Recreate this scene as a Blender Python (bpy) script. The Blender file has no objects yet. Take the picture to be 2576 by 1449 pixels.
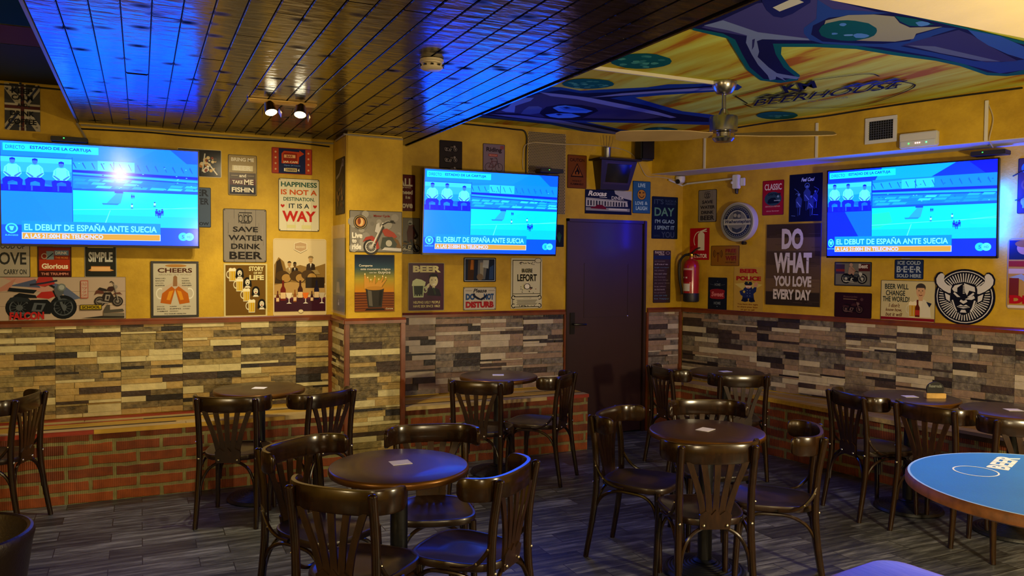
import bpy, bmesh, math, random
from mathutils import Vector, Matrix
random.seed(7)
SC = bpy.context.scene
COL = SC.collection
PI = math.pi

# ------------------------------------------------------------ camera, world, exposure, unseen lamps
def setup_camera():
    f, yaw, pitch, roll, hc = 2008.52, 0.43587, 0.034435, 0.008318, 1.62
    cy, sy, cp, sp = math.cos(yaw), math.sin(yaw), math.cos(pitch), math.sin(pitch)
    fwd = Vector((sy*cp, cy*cp, -sp)); right = Vector((cy, -sy, 0)); down = fwd.cross(right)
    cr, sr = math.cos(roll), math.sin(roll)
    r2 = cr*right - sr*down; d2 = sr*right + cr*down
    cam = bpy.data.cameras.new('camera'); o = bpy.data.objects.new('camera', cam); COL.objects.link(o)
    m = Matrix((r2, -d2, -fwd)).transposed().to_4x4(); m.translation = (0, 0, hc)
    o.matrix_world = m
    cam.sensor_width = 36; cam.lens = f/2576*36; cam.clip_start = .05
    SC.camera = o
setup_camera()
SC.view_settings.view_transform = 'Standard'
SC.view_settings.look = 'None'
SC.view_settings.exposure = 0.0
SC.view_settings.gamma = 1.0
SC.view_settings.use_curve_mapping = False
W = bpy.data.worlds.new('world'); SC.world = W; W.use_nodes = True
W.node_tree.nodes['Background'].inputs[0].default_value = (.6, .55, .5, 1)
W.node_tree.nodes['Background'].inputs[1].default_value = .0

def lamp(name, kind, loc, power, col, size=.1, rot=None, spot=None, blend=.5, sy=None):
    l = bpy.data.lights.new(name, kind); l.energy = power; l.color = col
    if kind == 'AREA':
        l.size = size
        if sy: l.shape = 'RECTANGLE'; l.size_y = sy
    else: l.shadow_soft_size = size
    if spot: l.spot_size = spot; l.spot_blend = blend
    o = bpy.data.objects.new(name, l); COL.objects.link(o); o.location = loc
    if rot: o.rotation_euler = rot
    return o
WARM = (1, .80, .47)
def aim(a, b):
    d = Vector(b) - Vector(a); return d.to_track_quat('-Z', 'Y').to_euler()
# unseen lamps: one under the ceiling, low globes added to spread warm light
lamp('unseen_globe_lamp', 'POINT', (.8, -.7, 1.6), 80, WARM, .09)
lamp('bar_ceiling_lamp', 'POINT', (-.45, -.6, 2.46), 40, WARM, .07)
lamp('unseen_globe_lamp', 'POINT', (3.3, .75, 1.4), 235, WARM, .08)
lamp('unseen_globe_lamp', 'POINT', (-2.45, 1.2, 1.7), 75, WARM, .09)  # added lamp, lifts the warm light at the left
# ------------------------------------------------------------ helpers
def lin(c): return c/12.92 if c <= .04045 else ((c+.055)/1.055)**2.4
def hx(h, b=1.0):
    h = h.lstrip('#'); return tuple(lin(int(h[i:i+2], 16)/255)*b for i in (0, 2, 4)) + (1,)
MATS = {}
def base_mat(name):
    m = bpy.data.materials.new(name); m.use_nodes = True
    nt = m.node_tree; b = nt.nodes['Principled BSDF']
    return m, nt, b
def mat(name, h, rough=.5, metal=0, coat=0, spec=.5, bump=0, bscale=80, vary=0, vscale=6, stretch=(1, 1, 1)):
    if name in MATS: return MATS[name]
    m, nt, b = base_mat(name); c = hx(h)
    b.inputs['Base Color'].default_value = c; b.inputs['Roughness'].default_value = rough
    b.inputs['Metallic'].default_value = metal; b.inputs['Coat Weight'].default_value = coat
    b.inputs['Coat Roughness'].default_value = .12; b.inputs['Specular IOR Level'].default_value = spec
    N, L = nt.nodes, nt.links
    if vary or bump:
        tc = N.new('ShaderNodeTexCoord'); mp = N.new('ShaderNodeMapping'); mp.inputs['Scale'].default_value = stretch
        L.new(tc.outputs['Object'], mp.inputs[0])
    if vary:
        n = N.new('ShaderNodeTexNoise'); n.inputs['Scale'].default_value = vscale; n.inputs['Detail'].default_value = 6
        L.new(mp.outputs[0], n.inputs['Vector'])
        r = N.new('ShaderNodeValToRGB'); r.color_ramp.elements[0].position = .3; r.color_ramp.elements[1].position = .7
        r.color_ramp.elements[0].color = tuple(v*(1-vary) for v in c[:3])+(1,)
        r.color_ramp.elements[1].color = tuple(min(1, v*(1+vary)) for v in c[:3])+(1,)
        L.new(n.outputs['Fac'], r.inputs[0]); L.new(r.outputs[0], b.inputs['Base Color'])
    if bump:
        n2 = N.new('ShaderNodeTexNoise'); n2.inputs['Scale'].default_value = bscale; n2.inputs['Detail'].default_value = 4
        L.new(mp.outputs[0], n2.inputs['Vector'])
        bp = N.new('ShaderNodeBump'); bp.inputs['Strength'].default_value = bump; bp.inputs['Distance'].default_value = .01
        L.new(n2.outputs['Fac'], bp.inputs['Height']); L.new(bp.outputs[0], b.inputs['Normal'])
    MATS[name] = m; return m
def ink(h, rough=.45): return mat('print_%s_%d' % (h, rough*100), h, rough, spec=.1)
def glow(h, s=1.0, blue=1.0, green=1.0):
    k = 'glow_%s_%g_%g_%g' % (h, s, blue, green)
    if k in MATS: return MATS[k]
    m, nt, b = base_mat(k); c = hx(h)
    b.inputs['Base Color'].default_value = (.01, .01, .01, 1); b.inputs['Roughness'].default_value = .11
    b.inputs['Emission Color'].default_value = (c[0], c[1]*green, c[2]*blue, 1); b.inputs['Emission Strength'].default_value = s
    MATS[k] = m; return m

def matt(h): return mat('wall_paint_'+h, h, .75, spec=.03)

class MB:
    """collects shapes in one mesh with several materials"""
    def __init__(s): s.bm = bmesh.new(); s.mats = []
    def mi(s, m):
        if m not in s.mats: s.mats.append(m)
        return s.mats.index(m)
    def face(s, vs, m, smooth=False):
        try: f = s.bm.faces.new(vs)
        except ValueError: return None
        f.material_index = s.mi(m); f.smooth = smooth; return f
    def poly(s, pts, m):
        return s.face([s.bm.verts.new(p) for p in pts], m)
    def box(s, x0, x1, y0, y1, z0, z1, m, bev=0):
        vs = [s.bm.verts.new((x, y, z)) for x in (x0, x1) for y in (y0, y1) for z in (z0, z1)]
        fs = [s.face([vs[i] for i in q], m) for q in ((0, 1, 3, 2), (4, 6, 7, 5), (0, 4, 5, 1), (2, 3, 7, 6), (0, 2, 6, 4), (1, 5, 7, 3))]
        if bev:
            es = list({e for f in fs for e in f.edges})
            r = bmesh.ops.bevel(s.bm, geom=es, offset=bev, segments=2, affect='EDGES', clamp_overlap=True)
            for f in r['faces']: f.material_index = s.mi(m)
    def prism(s, pts, z0, z1, m, m2=None):
        a = [s.bm.verts.new((x, y, z0)) for x, y in pts]; b = [s.bm.verts.new((x, y, z1)) for x, y in pts]
        s.face(list(reversed(a)), m); s.face(b, m2 or m); n = len(pts)
        for i in range(n): s.face([a[i], a[(i+1) % n], b[(i+1) % n], b[i]], m)
    def rings(s, rs, m, close=True, cap0=True, cap1=True, smooth=True):
        R = [[s.bm.verts.new(p) for p in r] for r in rs]
        for a, b in zip(R, R[1:]):
            n = len(a)
            for i in range(n if close else n-1):
                s.face([a[i], a[(i+1) % n], b[(i+1) % n], b[i]], m, smooth)
        if cap0: s.face(list(reversed(R[0])), m)
        if cap1: s.face(R[-1], m)
    def lathe(s, prof, m, n=32, at=(0, 0, 0), axis='z', cap0=True, cap1=True):
        rs = []
        for r, z in prof:
            ring = []
            for i in range(n):
                a = 2*PI*i/n; p = (r*math.cos(a), r*math.sin(a), z)
                if axis == 'x': p = (p[2], p[0], p[1])
                if axis == 'y': p = (p[0], -p[2], p[1])
                ring.append((p[0]+at[0], p[1]+at[1], p[2]+at[2]))
            rs.append(ring)
        s.rings(rs, m, True, cap0, cap1)
    def sweep(s, path, sec, m, up=(0, 0, 1), scale=None, smooth=True):
        """section (lateral, vertical) swept with a fixed up vector"""
        P = [Vector(p) for p in path]; U = Vector(up); rs = []
        for i, p in enumerate(P):
            t = (P[min(i+1, len(P)-1)] - P[max(i-1, 0)]).normalized()
            lat = t.cross(U).normalized(); u = lat.cross(t).normalized()
            k = scale[i] if scale else 1
            rs.append([tuple(p + lat*a*(k if not isinstance(k, tuple) else k[0]) + u*b*(k if not isinstance(k, tuple) else k[1])) for a, b in sec])
        s.rings(rs, m, smooth=smooth)
    def tube(s, path, r, m, n=8):
        P = [Vector(p) for p in path]; rs = []; up = None
        for i, p in enumerate(P):
            t = (P[min(i+1, len(P)-1)] - P[max(i-1, 0)]).normalized()
            if up is None:
                up = Vector((0, 0, 1)) if abs(t.z) < .9 else Vector((1, 0, 0))
            lat = t.cross(up).normalized(); up = lat.cross(t).normalized()
            k = r[i] if isinstance(r, (list, tuple)) else r
            rs.append([tuple(p + lat*math.cos(2*PI*j/n)*k + up*math.sin(2*PI*j/n)*k) for j in range(n)])
        s.rings(rs, m)
    def build(s, name, parent=None, loc=None, rot=None, auto=True):
        bmesh.ops.recalc_face_normals(s.bm, faces=s.bm.faces[:]) if auto else None
        me = bpy.data.meshes.new(name); s.bm.to_mesh(me); s.bm.free()
        for m in s.mats: me.materials.append(m)
        try: me.set_sharp_from_angle(angle=math.radians(42))
        except Exception: pass
        o = bpy.data.objects.new(name, me); COL.objects.link(o)
        if loc: o.location = loc
        if rot: o.rotation_euler = rot
        if parent: o.parent = parent
        return o
def spline(pts, k=6):
    P = [Vector(p) for p in pts]; out = []
    for i in range(len(P)-1):
        p0, p1, p2, p3 = P[max(i-1, 0)], P[i], P[i+1], P[min(i+2, len(P)-1)]
        for j in range(k):
            t = j/k
            out.append(.5*((2*p1)+(p2-p0)*t+(2*p0-5*p1+4*p2-p3)*t*t+(3*p1-p0-3*p2+p3)*t**3))
    out.append(P[-1]); return [tuple(v) for v in out]
def empty(name, loc=(0, 0, 0), rz=0):
    o = bpy.data.objects.new(name, None); COL.objects.link(o); o.location = loc; o.rotation_euler = (0, 0, rz)
    o.empty_display_size = .1; return o
def tag(o, label, cat, group=None, kind=None):
    o['label'] = label; o['category'] = cat
    if group: o['group'] = group
    if kind: o['kind'] = kind
    return o
def struct(o): o['kind'] = 'structure'; return o
def copy_tree(o, parent=None):
    c = o.copy(); COL.objects.link(c)
    if parent: c.parent = parent
    for ch in list(o.children): copy_tree(ch, c)
    return c
TXT = {}
def text_mesh(st, bold=0):
    k = (st, bold)
    if k in TXT: return TXT[k]
    cu = bpy.data.curves.new('lettering', 'FONT'); cu.body = st; cu.resolution_u = 3; cu.offset = bold
    try: cu.fill_mode = 'FRONT'
    except Exception: pass
    ob = bpy.data.objects.new('lettering', cu); COL.objects.link(ob)
    bpy.context.view_layer.update()
    me = bpy.data.meshes.new_from_object(ob.evaluated_get(bpy.context.evaluated_depsgraph_get()))
    v = [(p.co.x, p.co.y) for p in me.vertices]; f = [tuple(p.vertices) for p in me.polygons]
    bpy.data.objects.remove(ob); bpy.data.curves.remove(cu); bpy.data.meshes.remove(me)
    xs = [a[0] for a in v] or [0, 1]; ys = [a[1] for a in v] or [0, 1]
    TXT[k] = (v, f, (min(xs), min(ys), max(xs), max(ys))); return TXT[k]
def put_text(mb, st, fn, m, bold=0):
    """fn maps the 0..1 text box to a point"""
    v, f, (x0, y0, x1, y1) = text_mesh(st, bold)
    V = [mb.bm.verts.new(fn((a-x0)/(x1-x0 or 1), (b-y0)/(y1-y0 or 1))) for a, b in v]
    for q in f: mb.face([V[i] for i in q], m)
# ------------------------------------------------------------ room shell
YW = 6.365                                  # long wall with the door
C0 = Vector((4.789, YW, 0)); TT = Vector((.2728, -.9621, 0)); NN = Vector((-.9621, -.2728, 0))
AR = math.atan2(-.9621, .2728)              # direction of the right wall
HALF = PI/2
def wall_frame(w, u, z, off=0):
    """location and rotation of something hung on a wall: local x along it, y up, z into the room"""
    if w == 'B': return (u, YW-off, z), (HALF, 0, 0)
    if w == 'P': return (u, 5.897-off, z), (HALF, 0, 0)
    if w == 'S': return (1.39-off, YW-u, z), (HALF, 0, -HALF)
    p = C0 + TT*u + NN*off
    return (p.x, p.y, z), (HALF, 0, AR)
def R3(u, off, z): p = C0 + TT*u + NN*off; return (p.x, p.y, z)

def plaster():
    m, nt, b = base_mat('yellow_plaster'); N, L = nt.nodes, nt.links
    tc = N.new('ShaderNodeTexCoord')
    n = N.new('ShaderNodeTexNoise'); n.inputs['Scale'].default_value = 3.2; n.inputs['Detail'].default_value = 8; n.inputs['Roughness'].default_value = .65
    L.new(tc.outputs['Object'], n.inputs['Vector'])
    r = N.new('ShaderNodeValToRGB'); e = r.color_ramp.elements
    e[0].position = .32; e[0].color = hx('a98518'); e[1].position = .68; e[1].color = hx('d2ab2a')
    L.new(n.outputs['Fac'], r.inputs[0]); L.new(r.outputs[0], b.inputs['Base Color'])
    n2 = N.new('ShaderNodeTexNoise'); n2.inputs['Scale'].default_value = 55; n2.inputs['Detail'].default_value = 5
    L.new(tc.outputs['Object'], n2.inputs['Vector'])
    bp = N.new('ShaderNodeBump'); bp.inputs['Strength'].default_value = .35; bp.inputs['Distance'].default_value = .006
    L.new(n2.outputs['Fac'], bp.inputs['Height']); L.new(bp.outputs[0], b.inputs['Normal'])
    b.inputs['Roughness'].default_value = .6; b.inputs['Specular IOR Level'].default_value = .3
    return m
PLASTER = plaster()
CREAM = mat('cream_paint', 'd8c58a', .6, bump=.1, vary=.04)
SOFFIT = mat('white_paint', 'c9c9c4', .55, bump=.1)
TRIMW = mat('varnished_orange_wood', '6c3210', .35, coat=.3, vary=.3, vscale=9, stretch=(1, 1, 1))

def floor_mat():
    m, nt, b = base_mat('wood_look_tile'); N, L = nt.nodes, nt.links
    tc = N.new('ShaderNodeTexCoord')
    br = N.new('ShaderNodeTexBrick'); br.offset = .37; br.squash = 1
    br.inputs['Scale'].default_value = 1; br.inputs['Brick Width'].default_value = .44; br.inputs['Row Height'].default_value = .148
    br.inputs['Mortar Size'].default_value = .0025; br.inputs['Mortar Smooth'].default_value = .1
    br.inputs['Color1'].default_value = (.0, .0, .0, 1); br.inputs['Color2'].default_value = (1, 1, 1, 1); br.inputs['Mortar'].default_value = (.5, .5, .5, 1)
    L.new(tc.outputs['Object'], br.inputs['Vector'])
    # shift the grain from tile to tile
    mp = N.new('ShaderNodeMapping'); mp.inputs['Scale'].default_value = (2.0, 17, 1)
    ad = N.new('ShaderNodeVectorMath'); ad.operation = 'MULTIPLY_ADD'; ad.inputs[1].default_value = (7, 3, 0)
    L.new(br.outputs['Color'], ad.inputs[0]); L.new(tc.outputs['Object'], ad.inputs[2]); L.new(ad.outputs[0], mp.inputs[0])
    n = N.new('ShaderNodeTexNoise'); n.inputs['Scale'].default_value = 1.6; n.inputs['Detail'].default_value = 7; n.inputs['Roughness'].default_value = .68
    L.new(mp.outputs[0], n.inputs['Vector'])
    r = N.new('ShaderNodeValToRGB'); e = r.color_ramp.elements
    e[0].position = .33; e[0].color = hx('24262a'); e[1].position = .66; e[1].color = hx('92969a')  # cooler greys, with bluish screen light put into the tile colour
    x = e.new(.5); x.color = hx('585b5d')
    L.new(n.outputs['Fac'], r.inputs[0])
    mx = N.new('ShaderNodeMix'); mx.data_type = 'RGBA'; mx.blend_type = 'MULTIPLY'; mx.inputs[0].default_value = .85
    r2 = N.new('ShaderNodeValToRGB'); r2.color_ramp.elements[0].color = hx('6a6864'); r2.color_ramp.elements[1].color = hx('ffffff')
    L.new(br.outputs['Color'], r2.inputs[0]); L.new(r.outputs[0], mx.inputs[6]); L.new(r2.outputs[0], mx.inputs[7])
    mm = N.new('ShaderNodeMix'); mm.data_type = 'RGBA'; L.new(br.outputs['Fac'], mm.inputs[0]); L.new(mx.outputs[2], mm.inputs[6]); mm.inputs[7].default_value = hx('1d1a17')
    L.new(mm.outputs[2], b.inputs['Base Color']); b.inputs['Roughness'].default_value = .42
    bp = N.new('ShaderNodeBump'); bp.inputs['Strength'].default_value = .25; bp.inputs['Distance'].default_value = .004
    L.new(n.outputs['Fac'], bp.inputs['Height']); L.new(bp.outputs[0], b.inputs['Normal'])
    return m
def brick_mat():
    m, nt, b = base_mat('ribbed_clay_brick'); N, L = nt.nodes, nt.links
    tc = N.new('ShaderNodeTexCoord'); mp = N.new('ShaderNodeMapping'); mp.vector_type = 'POINT'; mp.inputs['Rotation'].default_value = (-HALF, 0, 0)
    sx = N.new('ShaderNodeSeparateXYZ'); cx = N.new('ShaderNodeCombineXYZ'); ad = N.new('ShaderNodeMath'); ad.operation = 'ADD'
    L.new(tc.outputs['Object'], sx.inputs[0]); L.new(sx.outputs['X'], ad.inputs[0]); L.new(sx.outputs['Y'], ad.inputs[1])
    L.new(ad.outputs[0], cx.inputs['X']); L.new(sx.outputs['Z'], cx.inputs['Y'])
    wn = N.new('ShaderNodeTexNoise'); wn.inputs['Scale'].default_value = 9; L.new(cx.outputs[0], wn.inputs['Vector'])
    wa = N.new('ShaderNodeVectorMath'); wa.operation = 'MULTIPLY_ADD'; wa.inputs[1].default_value = (.016, .016, 0); L.new(wn.outputs['Color'], wa.inputs[0]); L.new(cx.outputs[0], wa.inputs[2])
    br = N.new('ShaderNodeTexBrick'); br.offset = .5
    for k, v in (('Scale', 1), ('Brick Width', .285), ('Row Height', .082), ('Mortar Size', .013), ('Mortar Smooth', .25), ('Bias', -.1)): br.inputs[k].default_value = v
    br.inputs['Color1'].default_value = hx('8e4414'); br.inputs['Color2'].default_value = hx('642a0e'); br.inputs['Mortar'].default_value = hx('7d7444')
    L.new(wa.outputs[0], br.inputs['Vector'])
    n = N.new('ShaderNodeTexNoise'); n.inputs['Scale'].default_value = 14; n.inputs['Detail'].default_value = 6; L.new(cx.outputs[0], n.inputs['Vector'])
    mx = N.new('ShaderNodeMix'); mx.data_type = 'RGBA'; mx.blend_type = 'OVERLAY'; mx.inputs[0].default_value = .6
    L.new(br.outputs['Color'], mx.inputs[6]); L.new(n.outputs['Fac'], mx.inputs[7]); L.new(mx.outputs[2], b.inputs['Base Color'])
    wv = N.new('ShaderNodeTexWave'); wv.bands_direction = 'X'; wv.inputs['Scale'].default_value = 28; wv.inputs['Distortion'].default_value = .6; L.new(cx.outputs[0], wv.inputs['Vector'])
    h = N.new('ShaderNodeMath'); h.operation = 'MULTIPLY_ADD'; h.inputs[1].default_value = .35
    iv = N.new('ShaderNodeMath'); iv.operation = 'SUBTRACT'; iv.inputs[0].default_value = 1; L.new(br.outputs['Fac'], iv.inputs[1])
    L.new(wv.outputs['Fac'], h.inputs[0]); L.new(iv.outputs[0], h.inputs[2])
    bp = N.new('ShaderNodeBump'); bp.inputs['Strength'].default_value = .7; bp.inputs['Distance'].default_value = .008
    L.new(h.outputs[0], bp.inputs['Height']); L.new(bp.outputs[0], b.inputs['Normal']); b.inputs['Roughness'].default_value = .6
    return m
BRICK = brick_mat()
# floor
mb = MB(); mb.box(-3, 7, -2.6, 6.6, -.05, 0, floor_mat()); struct(mb.build('floor'))
# long wall, pierced by the door
mb = MB()
for x0, x1, z0, z1 in ((-3, 3.5, 0, 2.86), (4.36, 4.9, 0, 2.86), (3.5, 4.36, 2.005, 2.86)):
    mb.box(x0, x1, YW, YW+.15, z0, z1, PLASTER)
struct(mb.build('wall_back'))
mb = MB(); mb.box(1.39, 1.822, 5.897, YW, 0, 2.556, PLASTER, .008); struct(mb.build('wall_pillar'))
mb = MB(); mb.box(-.06, 6.3, 0, .12, 0, 2.86, PLASTER); w = mb.build('wall_right', None, (C0.x, C0.y, 0), (0, 0, AR)); struct(w)


mb = MB(); mb.box(-3.15, -3, -2.6, 6.5, 0, 2.86, PLASTER); struct(mb.build('wall_left'))
mb = MB(); mb.box(-3.15, 7, -2.75, -2.6, 0, 2.86, PLASTER); struct(mb.build('wall_rear'))
# ceilings
def mural_mat():
    m, nt, b = base_mat('mural_ground'); N, L = nt.nodes, nt.links
    tc = N.new('ShaderNodeTexCoord'); mp = N.new('ShaderNodeMapping'); mp.inputs['Rotation'].default_value = (0, 0, math.radians(-6)); mp.inputs['Scale'].default_value = (4.0, .6, 1)
    L.new(tc.outputs['Object'], mp.inputs[0])
    n = N.new('ShaderNodeTexNoise'); n.inputs['Scale'].default_value = 1.7; n.inputs['Detail'].default_value = 5; n.inputs['Distortion'].default_value = .3
    L.new(mp.outputs[0], n.inputs['Vector'])
    r = N.new('ShaderNodeValToRGB'); e = r.color_ramp.elements
    e[0].position = .36; e[0].color = hx('a86410'); e[1].position = .62; e[1].color = hx('c4cc54')
    x = e.new(.43); x.color = hx('bca828')
    L.new(n.outputs['Fac'], r.inputs[0]); L.new(r.outputs[0], b.inputs['Base Color']); b.inputs['Roughness'].default_value = .75; b.inputs['Specular IOR Level'].default_value = .04
    return m
MG = mural_mat()
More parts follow.
